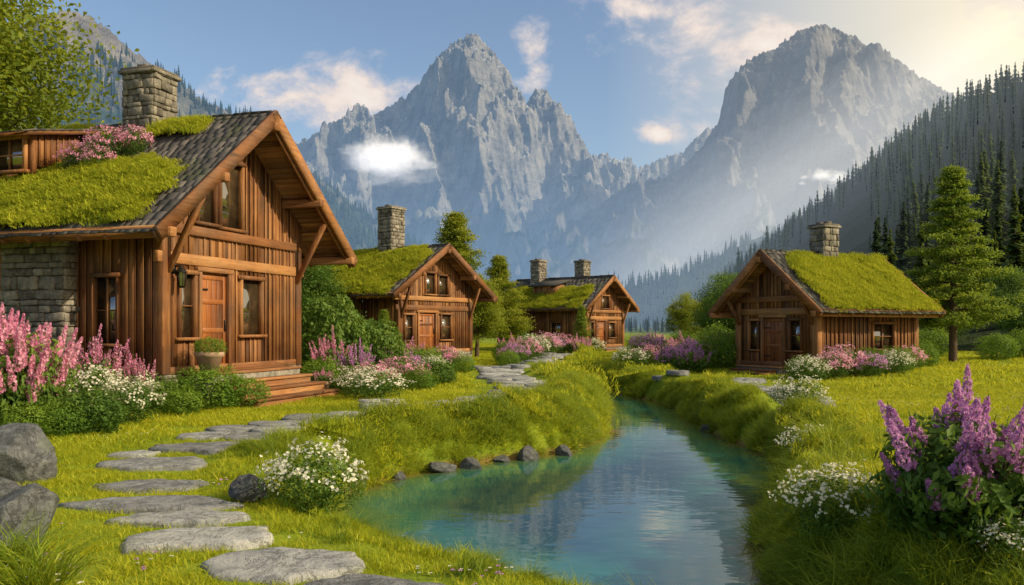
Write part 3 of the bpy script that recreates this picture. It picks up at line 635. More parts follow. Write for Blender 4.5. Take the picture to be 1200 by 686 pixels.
B('lilac_bush',B_lilac,3.85,7.3,1.4,1.5); B('lilac_bush',B_lilac,4.75,7.7,1.4,1.5); B('white_flower_bush',B_white[0],4.05,6.6,.75,.55)
B('white_flower_bush',B_white[0],-2.35,10.2,1.15,1.0); B('ornamental_grass',G_orn[0],-3.75,6.75,1.0,.85); B('ornamental_grass',G_orn[1],-4.3,7.3,.8,.75)
for (x,y,s) in [(-1.75,9.4,.5),(-1.25,9.0,.45),(.15,7.5,.42),(.55,7.1,.45),(.95,6.75,.42),(-.35,8.1,.4),(1.25,6.3,.4)]: B('ornamental_grass',G_orn[int(x*10)%2],x,y,s,s*.85)
def rockmesh(seed):
    bm=bmesh.new(); bmesh.ops.create_icosphere(bm,subdivisions=5,radius=1); r=np.random.RandomState(seed)
    pl=[(lambda v:(v/np.linalg.norm(v),r.uniform(.55,.9)))(r.randn(3)) for _ in range(14)]
    C=np.array([v.co[:] for v in bm.verts])
    for n,dd in pl:
        k=C@n; C=C-np.maximum(k-dd,0)[:,None]*n*.95
    C*=(1+.06*fbm(C[:,0]*2.5+seed,C[:,1]*2.5+C[:,2]*2,4)+.03*ridged(C[:,0]*4+C[:,2]*2,C[:,1]*4-C[:,2]*3,3))[:,None]
    for v,p in zip(bm.verts,C): v.co=p
    me=bpy.data.meshes.new('rock'); bm.to_mesh(me); bm.free(); me.materials.append(rock)
    for p in me.polygons:p.use_smooth=True
    return me
RK=[rockmesh(i) for i in (1,2,3)]
for (x,y,z,sx,sy,sz,k) in [(-6.7,11.5,.25,.66,.55,.55,0),(-4.75,8.1,.12,.46,.45,.42,1),(-6.1,10.2,.05,.35,.3,.2,2),(-3.15,10.25,.08,.26,.22,.2,2),(-1.35,15.9,-.60,.42,.3,.16,0),(-.75,16.2,-.62,.25,.22,.18,1),(.3,17.3,-.58,.30,.24,.24,2),(-.2,17.0,-.62,.22,.18,.1,0),(1.1,17.9,-.60,.24,.2,.16,1),(-2.0,15.0,-.62,.2,.16,.12,2),
    (3.2,31.5,-.5,.5,.4,.3,1),(3.4,35,-.35,.5,.4,.3,0),(2.9,37.5,-.3,.6,.4,.35,2),(5.0,22,-.6,.25,.2,.15,1),(4.7,14.4,-.6,.24,.2,.15,0),(3.75,11.8,-.6,.22,.17,.14,2)]:
    put('boulder',RK[k],(x,y,z),rs.rand()*6,(sx,sy,sz))
def pot(x,y,z,s,fm):
    e=empty('flower_pot',(x,y,z)); mb=MB(); mb.lathe((0,0,0),[(0,0),(.16,0),(.24,.3),(.28,.32),(.28,.4),(.23,.4),(.21,.3),(0,.3)],0,22); put('pot',mb.mesh('pot',[terracotta],True),parent=e); e.scale=(s,s,s)
    put('plant',fm,(0,0,.28),0,(.6,.6,.45),parent=e)
def loc1(x,y): a=math.radians(73); return (-7.7+x*math.cos(a)-y*math.sin(a),23.85+x*math.sin(a)+y*math.cos(a))
px,py=loc1(-2.35,-.85); pot(px,py,.89,1.3,B_box[0]); px,py=loc1(2.0,-1.5); pot(px,py,gz(px,py),1.1,B_spk[0])
# ------------------------------------------------------------------ grass scatter
def stdist(x,y):
    d=np.full(len(x),9.)
    for (sx,sy,rx,ry) in allst: d=np.minimum(d,np.sqrt(((x-sx)/rx)**2+((y-sy)/ry)**2)*min(rx,ry)-min(rx,ry))
    return d
def offcabin(x,y):
    ok=np.ones(len(x),bool)
    for (cx,cy,r,h,Ln) in FOOT:
        dx,dy=x-cx,y-cy; lx=dx*math.cos(r)+dy*math.sin(r); ly=-dx*math.sin(r)+dy*math.cos(r)
        ok&=~((np.abs(lx)<h)&(ly>-1.0)&(ly<Ln))
    return ok
def dogr(name,y0,y1,dens,T,s0,s1,lo,hi):
    A=int(dens*(y1-y0)*((y0+y1)*.78+6)); y=np.sqrt(rs.rand(A)*(y1**2-y0**2)+y0**2); x=(rs.rand(A)*2-1)*(y*.78+3)
    sd=sdist(x,y); q=stdist(x,y); ok=offcabin(x,y)&(sd>.12)&(q>lo)&(q<hi); x,y,sd=x[ok],y[ok],sd[ok]; z=terr(x,y,sd); n=len(x); g=.15
    zx=(terr(x+g,y)-terr(x-g,y))/(2*g); zy=(terr(x,y+g)-terr(x,y-g))/(2*g); zx=np.clip(zx,-.8,.8); zy=np.clip(zy,-.8,.8)
    scatter(name,np.stack([x,y,z],1),np.stack([np.arctan(zy),-np.arctan(zx),np.zeros(n)],1),rs.uniform(s0,s1,n)*(1+.35*pn(x*.6,y*.6,4)),rs.randint(0,len(T),n),T)
dogr('lawn_grass',3.5,14,30,T_lawn,.7,1.2,.06,.42); dogr('lawn_grass',14,27,14,T_lawn,.9,1.2,.10,.42)
dogr('lawn_grass',3.5,14,5.0,T_lawnp,.8,1.15,.40,99); dogr('lawn_grass',14,27,3.6,T_lawnm,.85,1.25,.40,99); dogr('lawn_grass',27,110,.9,T_lawnf,.8,1.2,.75,99)
def daisy(seed,fm,k):
    mb=MB(); q=np.random.RandomState(seed)
    for i in range(k):
        p=q.randn(2)*.14; h=q.uniform(.08,.15); mb.tube([(p[0],p[1],-.02),(p[0]+.01,p[1],h)],[.002,.0015],0,3)
        t=np.arange(6)*1.047+q.rand(); c=np.stack([p[0]+.01+.011*np.cos(t),p[1]+.011*np.sin(t),np.full(6,h)],1); mb.leaves(c,np.tile([0,0,1.],(6,1))+q.randn(6,3)*.15,.02,.014,1)
    return mb.mesh('meadow_flower',[l_green,fm])
n=700; y=5+rs.rand(n)*19; x=(rs.rand(n)*2-1)*(y*.65); sd=sdist(x,y); ok=(sd>.9)&offcabin(x,y)&(stdist(x,y)>.1)&(fbm(x*.35,y*.35,3,31)>.12); x,y,sd=x[ok],y[ok],sd[ok]; n=len(x)
scatter('meadow_flowers',np.stack([x,y,terr(x,y,sd)],1),np.stack([0*x,0*x,rs.rand(n)*6],1),rs.uniform(.8,1.3,n),rs.randint(0,3,n),[daisy(1,f_white,7),daisy(2,f_white,4),daisy(3,f_purp,5)])
n=24000; y=rs.rand(n)*56+4; x=rs.rand(n)*14-5; sd=sdist(x,y); ok=(sd>.0)&(sd<1.5)&offcabin(x,y)&(stdist(x,y)>.3)&(rs.rand(n)<np.clip(1.35-sd,0.2,1)*.9*np.where(y>30,.5,1)); near=(y<12)&(x<1); ok&=~(near&(rs.rand(n)<.4)); x,y,sd=x[ok],y[ok],sd[ok]
g=.08; gxx=(sdist(x+g,y)-sdist(x-g,y))/(2*g); gyy=(sdist(x,y+g)-sdist(x,y-g))/(2*g); tilt=.85*np.clip(1-sd,0,1); k=len(x)
z=terr(x,y,sd); near=(y<12)&(x<1)
rx=gyy*tilt+rs.randn(k)*.15; ry=-gxx*tilt+rs.randn(k)*.15
scatter('bank_grass',np.stack([x,y,z],1),np.stack([rx,ry,rs.rand(k)*0],1),rs.uniform(.5,1.0,k)*np.where(near,.6,1.)*(1+.8*pn(x*1.3,y*1.3,8)),rs.randint(0,3,k),T_long)
# ------------------------------------------------------------------ trees
def pine(h,r,seed,nb=95,nl=150,ls=.17,mat=l_pine,droop=.15,base=.16,clump=.42):
    mb=MB(); q=np.random.RandomState(seed)
    mb.tube([(0,0,-.3),(.05,0,h*.35),(0,.06,h*.7),(0,0,h*.98)],[h*.022,h*.016,h*.009,.01],1,9)
    for i in range(nb):
        t=base+(1-base)*(i+q.rand())/nb; z=h*t; L=r*(1-t)**.75*q.uniform(.5,1.15)*(1 if t>base+.06 else .8)+.12; a=i*2.4+q.rand()*.8
        up=.35*t-.12+.15*q.randn()
        d=np.array([math.cos(a),math.sin(a),up]); e=np.array([0,0,z])+d*L; e[2]-=droop*L*.4
        mid=np.array([0,0,z])+d*L*.5; mb.tube([(0,0,z),mid,e],[.012+.012*L,.01+.006*L,.006],1,4)
        ncl=max(2,int(L/.45))
        for c in range(ncl):
            f=.35+.65*(c+q.rand()*.6)/ncl; cc=np.array([0,0,z])*(1-f)+e*f if f>.5 else mid*f*2+np.array([0,0,z])*(1-f*2)
            cc=cc+q.randn(3)*.12*L*np.array([1,1,.3]); m=int(nl/ncl*(.8+L*.5))
            p=q.randn(m,3)*np.array([clump,clump,clump*.42])*(.35+.3*L/r)
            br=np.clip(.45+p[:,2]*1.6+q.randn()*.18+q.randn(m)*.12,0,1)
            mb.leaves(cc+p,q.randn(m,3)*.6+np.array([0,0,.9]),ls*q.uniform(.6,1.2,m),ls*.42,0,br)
    return mb.mesh('pine',[mat,bark])
def leafy(h,r,seed,ncl=110,nl=190,ls=.13,mat=l_sun,cz=.62,rz=.40):
    mb=MB(); q=np.random.RandomState(seed)
    mb.tube([(0,0,-.3),(.1,.05,h*.2),(.0,.1,h*.45),(.1,0,h*.75)],[h*.03,h*.024,h*.016,h*.005],1,9)
    for i in range(ncl):
        d=q.randn(3); d/=np.linalg.norm(d); f=q.rand()**.4; c=np.array([0,0,h*cz])+d*f*np.array([r,r,h*rz]); b=np.array([0,0,max(h*.2,c[2]-r*.6-q.rand()*.5)])
        if i%2==0: mb.tube([b,(b+c)/2+np.array([0,0,.15]),c],[.03+.01*h*.3,.03,.01],1,4)
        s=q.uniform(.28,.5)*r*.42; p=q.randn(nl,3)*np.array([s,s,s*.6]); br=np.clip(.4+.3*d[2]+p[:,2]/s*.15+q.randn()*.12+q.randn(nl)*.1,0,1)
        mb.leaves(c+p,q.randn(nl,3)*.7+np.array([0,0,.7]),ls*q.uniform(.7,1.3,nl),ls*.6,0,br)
    return mb.mesh('leafy',[mat,bark])
PH=pine(9.6,3.3,3,72,270,.19,l_pine,.1,.19,.44)
def T(name,me,x,y,s=1,rz=None): put(name,me,(x,y,gz(x,y)),rs.rand()*6.28 if rz is None else rz,s)
T('pine_tree',PH,21.7,42,1.0,.4)
LT=leafy(15,4.6,5,170,260,.22,l_sun,.7,.34); LM=leafy(8,2.6,8,100,200,.17,l_sun,.6,.38); LG=leafy(7,2.6,9,100,200,.16,l_green,.58,.4)
PM=pine(10,3.6,14,90,240,.24,l_sun,.05,.2,.7); PS=pine(6,1.7,15,80,160,.14,l_pine,.05,.06,.42)
T('broadleaf_tree',LT,-19.9,29,1.0); T('broadleaf_tree',LT,-30,38,1.05); T('broadleaf_tree',LM,-17.8,37,1.3); T('broadleaf_tree',LM,-27,44,1.3)
T('pine_tree',PM,-4.0,60,1.0); T('pine_tree',PM,-1.0,66,.75); T('broadleaf_tree',LG,-8.5,62,1.0); T('broadleaf_tree',LM,-2.4,58,.7)
T('broadleaf_tree',LM,12.6,62,.55); T('broadleaf_tree',LG,14.2,56,.8); T('broadleaf_tree',LM,16,50,.6); T('broadleaf_tree',LG,13,49,.75)
T('conifer_shrub',PS,-6.3,42,.48); T('conifer_shrub',PS,5.4,66,.62); T('conifer_shrub',PS,-11.9,18.8,.38); T('conifer_shrub',PS,-13.6,19.3,.45); T('conifer_shrub',PS,17.5,46,.5)
T('broadleaf_tree',LG,-11,45,.9); T('broadleaf_tree',LM,-13,50,.9); T('broadleaf_tree',LM,30,60,.7); T('broadleaf_tree',LG,34,66,.8); T('broadleaf_tree',LG,25,70,.8); T('broadleaf_tree',LM,-1,75,.6); T('broadleaf_tree',LM,17,72,.6); T('broadleaf_tree',LG,20,64,.55); T('broadleaf_tree',LG,42,72,1.0); T('broadleaf_tree',LM,37,58,.8); T('broadleaf_tree',LG,33,55,.6)
def fconif(seed,mat):
    mb=MB(); q=np.random.RandomState(seed); h=12.; mb.tube([(0,0,-1),(0,0,h*.9)],[.2,.04],1,5)
    n=420; t=q.rand(n)**.85; a=q.rand(n)*6.28; R=(2.1*(1-t)**.8+.15)*(.75+.25*np.sin(t*38+q.rand()*6))*q.uniform(.5,1.1,n)
    d=np.stack([np.cos(a),np.sin(a),-.35-.1*q.rand(n)],1); p0=np.stack([0*a,0*a,h*(.1+.9*t)],1)
    tip=p0+d*R[:,None]; w=np.stack([-np.sin(a),np.cos(a),0*a],1)*(R*.32+.12)[:,None]; mid=p0+d*(R*.55)[:,None]+np.array([0,0,.12])
    v=np.stack([p0,mid+w,tip,mid-w],1).reshape(-1,3); i=np.arange(n)*4
    r=np.clip(q.rand(n),0,1); mb.add(v,np.concatenate([np.stack([i,i+1,i+2],1),np.stack([i,i+2,i+3],1)]),0,np.concatenate([r,r])); return mb.mesh('fconif',[mat,bark])
FC=[fconif(i,l_far) for i in range(3)]; FG=[fconif(10+i,l_far2) for i in range(2)]
# ------------------------------------------------------------------ hills and mountains
def range_grid(R,fd,fdist,bdist,nu,nv,p=1.5,amp=.25,gf=.008,seed=0,blur=60,base=-5,jag=0.,shelf=0,sharp=1.,wobk=.35):
    R=np.array(R,float); seg=np.r_[0,np.cumsum(np.linalg.norm(np.diff(R[:,:2],axis=0),axis=1))]; S=np.linspace(0,seg[-1],nu)
    rx=np.interp(S,seg,R[:,0]);ry=np.interp(S,seg,R[:,1]);rz=np.interp(S,seg,R[:,2])
    ds=S[1]-S[0]; ker=np.exp(-.5*(np.arange(-int(3*blur/ds),int(3*blur/ds)+1)*ds/blur)**2); ker/=ker.sum()
    rzb=np.convolve(np.pad(rz,len(ker)//2,'edge'),ker,'valid')[:nu]
    vv=np.concatenate([-np.linspace(1,0,nv//4)[:-1]**1.3,np.linspace(0,1,nv)**1.25])
    Vv,Sg=np.meshgrid(vv,S,indexing='ij'); av=np.abs(Vv); dist=np.where(Vv<0,Vv*bdist,Vv*fdist)
    fd=np.array(fd)/np.linalg.norm(fd); Xg=rx[None]+fd[0]*dist; Yg=ry[None]+fd[1]*dist
    k=sstep(0,.35,av); zz=rz[None]*(1-k)+rzb[None]*k
    prof=(1-av)**p
    D=av*fdist
    wob=fbm(Sg*gf*.9,D*gf*.9,4,seed+7)*wobk
    r1=1-np.abs(pn(Sg*gf+wob,D*gf*.30+3,seed))*2.6
    r2=1-np.abs(pn(Sg*gf*2.3+wob*2,D*gf*.9,seed+1))*2.6
    r3=1-np.abs(pn(Sg*gf*5.3+wob*3,D*gf*2.4,seed+2))*2.6
    r4=ridged(Xg*gf*9+wob*3,(D-Sg*.4)*gf*7,4,seed+3,.6)-.6
    r5=fbm(Xg*gf*22,D*gf*20,3,seed+4,.6)
    rd=.62*(r1-.45)+.34*(r2-.45)*(1+.5*r1)+.17*(r3-.45)
    wv=sstep(0,.10,av)*(1-sstep(.7,1,av)); we=sstep(0,.02,av)*(1-sstep(.8,1,av))
    Zg=zz*prof+rz.max()*amp*sharp*(rd*wv*.75+.09*r4*2.2*(.4+.6*we)*(1-av)+.045*r5*(1-av))
    Zg+=jag*(ridged(Sg*gf*7,av*9,4,seed+5,.6)-.6)*(1-av)*1.6
    if shelf: Zg+=shelf*(np.abs(((Zg+40*r4)/70)%1-.5)-.25)*(1-av)
    Zg=np.where(av>=.999,base,Zg); Zg=np.maximum(Zg,base)
    return Xg,Yg,Zg,Vv
def mk_rock(name,grass_z,c0,c1,c2,snow=.5,gcol=(.05,.08,.03)):
    m,nt,N,L=newmat(name); p=pos(nt); s=nt.nodes.new('ShaderNodeSeparateXYZ'); L.new(p,s.inputs[0])
    g=nt.nodes.new('ShaderNodeNewGeometry'); ns=nt.nodes.new('ShaderNodeSeparateXYZ'); L.new(g.outputs['Normal'],ns.inputs[0])
    n1=noise(nt,p,.006,6,.65); n2=noise(nt,p,.022,9,.75,0,(1,1,.30)); st=noise(nt,p,.02,5,.65,.6,(.25,.25,1.6))
    f=mth(nt,'ADD',mth(nt,'MULTIPLY',n2,.7),mth(nt,'MULTIPLY',st,.3)); c=ramp(nt,f,[(.38,c0),(.5,c1),(.62,c2)])
    nf=mth(nt,'ADD',ns.outputs[2],mth(nt,'MULTIPLY',mth(nt,'SUBTRACT',n2,.5),.5))
    zf=mth(nt,'ADD',mth(nt,'DIVIDE',mth(nt,'SUBTRACT',float(grass_z),s.outputs[2]),float(grass_z)*.35),mth(nt,'MULTIPLY',mth(nt,'SUBTRACT',n1,.5),3.0))
    gm=mth(nt,'MULTIPLY',mth(nt,'ADD',zf,0.0,clamp=True),mth(nt,'MULTIPLY',mth(nt,'SUBTRACT',nf,.35),4.0,clamp=True),clamp=True)
    c=mixc(nt,gm,c,mixc(nt,noise(nt,p,.05,6,.7),(gcol[0]*.4,gcol[1]*.45,gcol[2]*.5),tuple(a*1.4 for a in gcol)))
    if snow:
        sf=mth(nt,'MULTIPLY',mth(nt,'SUBTRACT',nf,.74),8,clamp=True); hi=mth(nt,'MULTIPLY',mth(nt,'SUBTRACT',s.outputs[2],float(grass_z)*1.0),.006,clamp=True)
        c=mixc(nt,mth(nt,'MULTIPLY',mth(nt,'MULTIPLY',sf,hi),snow),c,(.75,.77,.8))
    h=mth(nt,'ADD',n2,mth(nt,'MULTIPLY',noise(nt,p,.1,5,.7),.5))
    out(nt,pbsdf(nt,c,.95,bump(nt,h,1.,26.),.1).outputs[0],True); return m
R1=[(-1900,3000,60),(-1350,3000,257),(-1050,3000,467),(-900,3000,570),(-765,3000,640),(-600,3000,700),(-450,3000,768),(-360,3000,824),(-285,3000,917),(-240,3000,975),(-180,3000,1018),(-135,3000,1040),(-75,3000,980),(-30,3000,923),(6,3000,850),(36,3000,775),(60,3000,800),(82,3000,846),(120,3000,836),(165,3000,767),(195,3000,707),(240,3000,617),(300,3000,560),(390,3000,480),(540,3000,360),(750,3000,197),(1050,3000,20)]
Xg,Yg,Zg,_=range_grid(R1,(0.05,-1,0),1500,900,760,280,1.75,.26,.0042,1,110,jag=12)
rockA=mk_rock('limestone',330,(.12,.12,.125),(.34,.33,.32),(.60,.56,.51),.8)
put('mountain',gridmesh('mountain',Xg,Yg,Zg,rockA,False))
R2=[(-150,2200,10),(0,2200,112),(88,2200,205),(198,2200,300),(286,2200,361),(418,2200,398),(495,2200,471),(532,2200,541),(550,2200,611),(576,2200,662),(627,2200,704),(671,2200,717),(737,2200,765),(796,2200,785),(880,2200,752),(968,2200,706),(1045,2200,655),(1122,2200,607),(1155,2200,567),(1276,2200,431),(1430,2200,277),(1760,2200,80)]
Xg,Yg,Zg,_=range_grid(R2,(-.12,-1,0),1150,700,700,260,1.8,.22,.005,4,80,jag=9,shelf=10)
rockB=mk_rock('dark_limestone',300,(.09,.09,.095),(.24,.23,.225),(.44,.41,.38),.2,(.045,.075,.025))
put('mountain',gridmesh('mountain2',Xg,Yg,Zg,rockB,False))
R3=[(-600,4600,300),(0,4600,650),(225,4600,835),(405,4600,910),(495,4600,945),(585,4600,889),(675,4600,860),(810,4600,915),(922,4600,950),(1057,4600,1080),(1300,4600,1050),(1900,4600,700),(2600,4600,300)]
Xg,Yg,Zg,_=range_grid(R3,(0,-1,0),1300,700,420,120,1.4,.25,.004,9,90,jag=25)
put('mountain',gridmesh('mountain3',Xg,Yg,Zg,rockA,False))
mh=mk_rock('forest_floor_hill',265,(.11,.10,.09),(.30,.265,.22),(.54,.48,.39),0,(.06,.10,.025)); mh2=mk_rock('forest_floor',900,(.04,.06,.02),(.05,.08,.02),(.08,.10,.03),0,(.04,.065,.02))
RH=[(165,60,0),(175,110,34),(182,150,50),(190,190,66),(200,250,90),(212,350,104),(224,410,112),(229,450,112),(253,550,110),(260,650,101),(262,750,90),(255,850,64),(237,950,36),(198,1100,4)]
Hx,Hy,Hz,Hv=range_grid(RH,(-1,-.05,0),140,300,260,90,.9,.08,.012,12,40,jag=3)
put('hill',gridmesh('hill_right',Hx,Hy,Hz,mh2))
LH=[(-400,250,0),(-405,330,60),(-420,450,130),(-420,600,195),(-420,700,240),(-416,800,300),(-407,830,303),(-396,880,288),(-380,950,273),(-352,1050,264),(-312,1200,224),(-270,1350,191),(-225,1500,152),(-144,1800,83),(-60,2100,5)]
Lx,Ly,Lz,Lv=range_grid(LH,(1,-.35,0),330,300,480,160,1.25,.20,.009,15,60,jag=9)
put('hill',gridmesh('hill_left',Lx,Ly,Lz,mh,False))
RM=[(120,900,0),(230,1000,60),(330,1100,120),(480,1200,190),(640,1300,250),(900,1400,260)]
Mx,My,Mz,Mv=range_grid(RM,(-.7,-1,0),420,300,200,70,1.1,.12,.01,18,60,jag=4)
put('hill',gridmesh('hill_mid',Mx,My,Mz,mh2))
def foresthill(name,X,Y,Z,V,n,vmin,s0,s1,T,zmax=1e9,slmax=1.7):
    ar=np.abs((X[1:,1:]-X[:-1,:-1])*(Y[1:,1:]-Y[:-1,:-1]))+np.abs((X[1:,:-1]-X[:-1,1:])*(Y[1:,:-1]-Y[:-1,1:])); ar=ar.ravel()/ar.sum()
    i=rs.choice(len(ar),n,p=ar); a,b=i//(X.shape[1]-1),i%(X.shape[1]-1); u,v=rs.rand(n),rs.rand(n)
    f=lambda G:(G[a,b]*(1-u)+G[a+1,b]*u)*(1-v)+(G[a,b+1]*(1-u)+G[a+1,b+1]*u)*v
    x,y,z,vv=f(X),f(Y),f(Z),f(V); sl=np.abs(Z[a+1,b]-Z[a,b])/(np.hypot(X[a+1,b]-X[a,b],Y[a+1,b]-Y[a,b])+.01)
    ok=(vv>vmin)&(z>-1)&(z+50*fbm(x*.012,y*.012,3,2)<zmax)&(sl<slmax)&~((x/y<.42)&(x>-50)&(y<330))&(y>95); x,y,z=x[ok],y[ok],z[ok]; k=len(x)
    scatter(name,np.stack([x,y,z-.5],1),np.stack([rs.randn(k)*.03,rs.randn(k)*.03,rs.rand(k)*6.28],1),rs.uniform(s0,s1,k)*(1+.4*pn(x*.03,y*.03,6)),rs.randint(0,len(T),k),T)
foresthill('distant_forest',Hx,Hy,Hz,Hv,10000,-.2,.5,1.15,FC+FG)
foresthill('distant_forest',Lx,Ly,Lz,Lv,19000,-.03,.8,1.5,FC+FG,262,2.4)
foresthill('distant_forest',Mx,My,Mz,Mv,4500,-.1,.8,1.5,FC)
n=4600; y=90+rs.rand(n)**1.3*900; x=(rs.rand(n)*2-1)*(y*.75); z=terr(x,y,np.full(n,50.)); q=x/y
mid=(q>-.12)&(q<.50); s=rs.uniform(.35,.8,n)*np.clip(.45+y/450,.5,1.4)*np.where(mid,.55,1)
ok=~(mid&(y<270))&~((y<150)&(rs.rand(n)<.45)); x,y,z,s=x[ok],y[ok],z[ok],s[ok]; n=len(x)
scatter('distant_forest',np.stack([x,y,z],1),np.stack([0*x,0*x,rs.rand(n)*6.28],1),s,rs.randint(0,5,n),FC+FG)
# ------------------------------------------------------------------ low clouds and added light-shaft glow (homogeneous emissive volumes)
def vol(name,fn,dens,emis,col=(1,.97,.95),sub=5,parent=None):
    m,nt,N,L=newmat(name+'_glow_volume'); vs=nt.nodes.new('ShaderNodeVolumeScatter'); vs.inputs['Color'].default_value=(*col,1); vs.inputs['Density'].default_value=dens
    em=nt.nodes.new('ShaderNodeEmission'); em.inputs[0].default_value=(*col,1); em.inputs[1].default_value=emis  # self-glow stands in for sunlight scattered inside the volume
    ad=nt.nodes.new('ShaderNodeAddShader'); L.new(vs.outputs[0],ad.inputs[0]); L.new(em.outputs[0],ad.inputs[1])
    o=nt.nodes.new('ShaderNodeOutputMaterial'); L.new(ad.outputs[0],o.inputs['Volume'])
    bm=bmesh.new(); bmesh.ops.create_icosphere(bm,subdivisions=sub,radius=1.0)
    C=fn(np.array([v.co[:] for v in bm.verts]))
    for v,p in zip(bm.verts,C): v.co=p
    me=bpy.data.meshes.new(name); bm.to_mesh(me); bm.free(); me.materials.append(m); return put(name,me,parent=parent)
def puffs(c,sz,seed,n,col):
    e=empty('cloud',c); q=np.random.RandomState(seed)
    for i in range(n):
        t=q.uniform(-1,1); r=sz[2]*q.uniform(.35,.85)*(1.15-abs(t)**1.5*.7); ctr=np.array([t*sz[0],q.randn()*sz[1]*.3,q.randn()*sz[2]*.25+(1-abs(t))*sz[2]*.25])
        st=q.uniform(1.1,2.1)
        def f(C,r=r,ctr=ctr,st=st,i=i):
            k=1+.75*fbm(C[:,0]*1.7+i*3.3,C[:,2]*1.7+C[:,1]*1.1,5,seed+i,.6)
            D=C*k[:,None]*r; D[:,0]*=st; D[:,2]*=np.where(D[:,2]<0,.6,.9); return D+ctr
        vol('puff',f,.30/(2*r),.21/(2*r),col,5,e)
puffs((-262,1850,352),(92,30,54),3,15,(1,.94,.90)); puffs((366,1000,178),(26,8,10),8,8,(1,.93,.84))
def shaft(c,ln,r,ang):
    ca,sa=math.cos(ang),math.sin(ang)
    def f(C):
        x=C[:,0]*ln; z=C[:,2]*r; return np.stack([x*ca-z*sa+c[0],C[:,1]*r*1.2+c[1],x*sa+z*ca+c[2]],1)
    return f
for k,(r,em) in enumerate(((96,.00022),(78,.00024),(61,.00028),(45,.00032),(30,.0004),(16,.0005))):  # nested glowing ellipsoids imitate a sunbeam across the valley
    vol('light_shaft_glow',shaft((310+k*5,1060,160+k*4),430-k*20,r,.61),.00007,em,(1,.94,.84),5)
for k,(r,em) in enumerate(((30,.0004),(20,.0005),(10,.0007))):  # second, thinner beam of light, also made of glowing ellipsoids
    vol('light_shaft_glow',shaft((455,1130,205),330-k*30,r,.63),.0001,em,(1,.94,.84),5)
# ------------------------------------------------------------------ sky, sun
SUN=Vector((.83,-.24,.51)).normalized()
w=bpy.data.worlds.new('World'); scene.world=w; w.use_nodes=True; nt=w.node_tree
for n_ in list(nt.nodes): nt.nodes.remove(n_)
L=nt.links; sky=nt.nodes.new('ShaderNodeTexSky'); sky.sky_type='NISHITA'; sky.sun_disc=False
sky.sun_elevation=math.asin(SUN.z); sky.sun_rotation=math.atan2(SUN.x,SUN.y); sky.air_density=1.0; sky.dust_density=1.3; sky.ozone_density=1.2
tc=nt.nodes.new('ShaderNodeTexCoord'); sp=nt.nodes.new('ShaderNodeSeparateXYZ'); L.new(tc.outputs['Generated'],sp.inputs[0])
yy=mth(nt,'MAXIMUM',sp.outputs[1],.05); u=mth(nt,'DIVIDE',sp.outputs[0],yy); v=mth(nt,'DIVIDE',sp.outputs[2],yy)
cb=nt.nodes.new('ShaderNodeCombineXYZ'); L.new(u,cb.inputs[0]); L.new(v,cb.inputs[1])
nz=noise(nt,cb.outputs[0],9,8,.62,.25,(1,1.5,1)); nz2=noise(nt,cb.outputs[0],5,3,.5,0)
mask=None
for (u0,v0,a,b,g) in [(-.255,.272,.13,.036,1),(-.18,.285,.07,.04,1),(.16,.372,.09,.035,1),(.20,.36,.06,.04,.9),(.27,.31,.075,.045,1),(.245,.265,.05,.06,1),(.30,.335,.06,.03,.9),(.03,.315,.026,.045,.9),(.17,.228,.018,.012,.8),(.42,.40,.10,.02,.5),(-.04,.46,.2,.03,.7),(-.6,.5,.2,.06,1),(.7,.42,.25,.08,1),(.62,.2,.1,.02,.7)]:
    e=mth(nt,'SQRT',mth(nt,'ADD',mth(nt,'POWER',mth(nt,'ABSOLUTE',mth(nt,'DIVIDE',mth(nt,'SUBTRACT',u,u0),a)),2.),mth(nt,'POWER',mth(nt,'ABSOLUTE',mth(nt,'DIVIDE',mth(nt,'SUBTRACT',v,v0),b)),2.)))
    e=mth(nt,'SUBTRACT',g,e); mask=e if mask is None else mth(nt,'MAXIMUM',mask,e)
mask=mth(nt,'MAXIMUM',mask,-1.5)
dn=mth(nt,'ADD',mth(nt,'MULTIPLY',mask,.55),mth(nt,'MULTIPLY',mth(nt,'SUBTRACT',nz,.46),3.2))
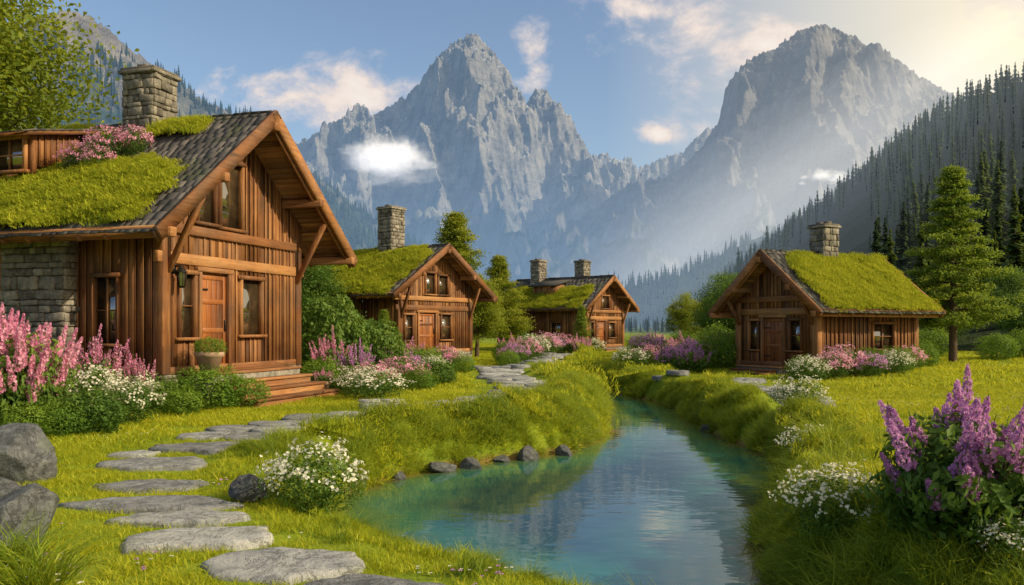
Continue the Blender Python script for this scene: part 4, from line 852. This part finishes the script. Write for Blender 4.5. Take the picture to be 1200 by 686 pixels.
mr=nt.nodes.new('ShaderNodeMapRange'); mr.interpolation_type='SMOOTHSTEP'; mr.inputs[1].default_value=0; mr.inputs[2].default_value=.75; L.new(dn,mr.inputs[0])
ccol=ramp(nt,mth(nt,'ADD',mth(nt,'MULTIPLY',dn,.5),mth(nt,'MULTIPLY',nz2,.5)),[(.2,(.66,.63,.68)),(.5,(.92,.78,.69)),(.85,(1.0,.95,.87))])
vl=mth(nt,'MULTIPLY',mth(nt,'ADD',mth(nt,'MULTIPLY',u,2.0),-.22,clamp=True),mth(nt,'ADD',mth(nt,'MULTIPLY',v,2.2),.25,clamp=True),clamp=True)
b1=nt.nodes.new('ShaderNodeBackground'); L.new(sky.outputs[0],b1.inputs[0]); b1.inputs[1].default_value=.15
b3=nt.nodes.new('ShaderNodeBackground'); b3.inputs[0].default_value=(1,.88,.64,1); b3.inputs[1].default_value=1.08
b2=nt.nodes.new('ShaderNodeBackground'); L.new(ccol,b2.inputs[0]); b2.inputs[1].default_value=1.0
x1=nt.nodes.new('ShaderNodeMixShader'); L.new(vl,x1.inputs[0]); L.new(b1.outputs[0],x1.inputs[1]); L.new(b3.outputs[0],x1.inputs[2])
x2=nt.nodes.new('ShaderNodeMixShader'); L.new(mth(nt,'MULTIPLY',mr.outputs[0],.92),x2.inputs[0]); L.new(x1.outputs[0],x2.inputs[1]); L.new(b2.outputs[0],x2.inputs[2])
wo=nt.nodes.new('ShaderNodeOutputWorld'); L.new(x2.outputs[0],wo.inputs[0])
sl=bpy.data.lights.new('sun','SUN'); sl.energy=5.0; sl.angle=math.radians(.6); sl.color=(1,.84,.56); so=bpy.data.objects.new('sun',sl); COL.objects.link(so)
so.rotation_euler=SUN.to_track_quat('Z','Y').to_euler(); so.location=(40,-10,40)
cam=bpy.data.cameras.new('camera'); co=bpy.data.objects.new('camera',cam); COL.objects.link(co); co.location=(0,0,2.0); co.rotation_euler=(math.radians(90),0,0)
cam.lens=30; cam.sensor_width=36; cam.shift_y=.035; cam.clip_end=20000; cam.clip_start=.05; scene.camera=co
scene.view_settings.view_transform='Standard'; scene.view_settings.look='None'; scene.view_settings.exposure=0
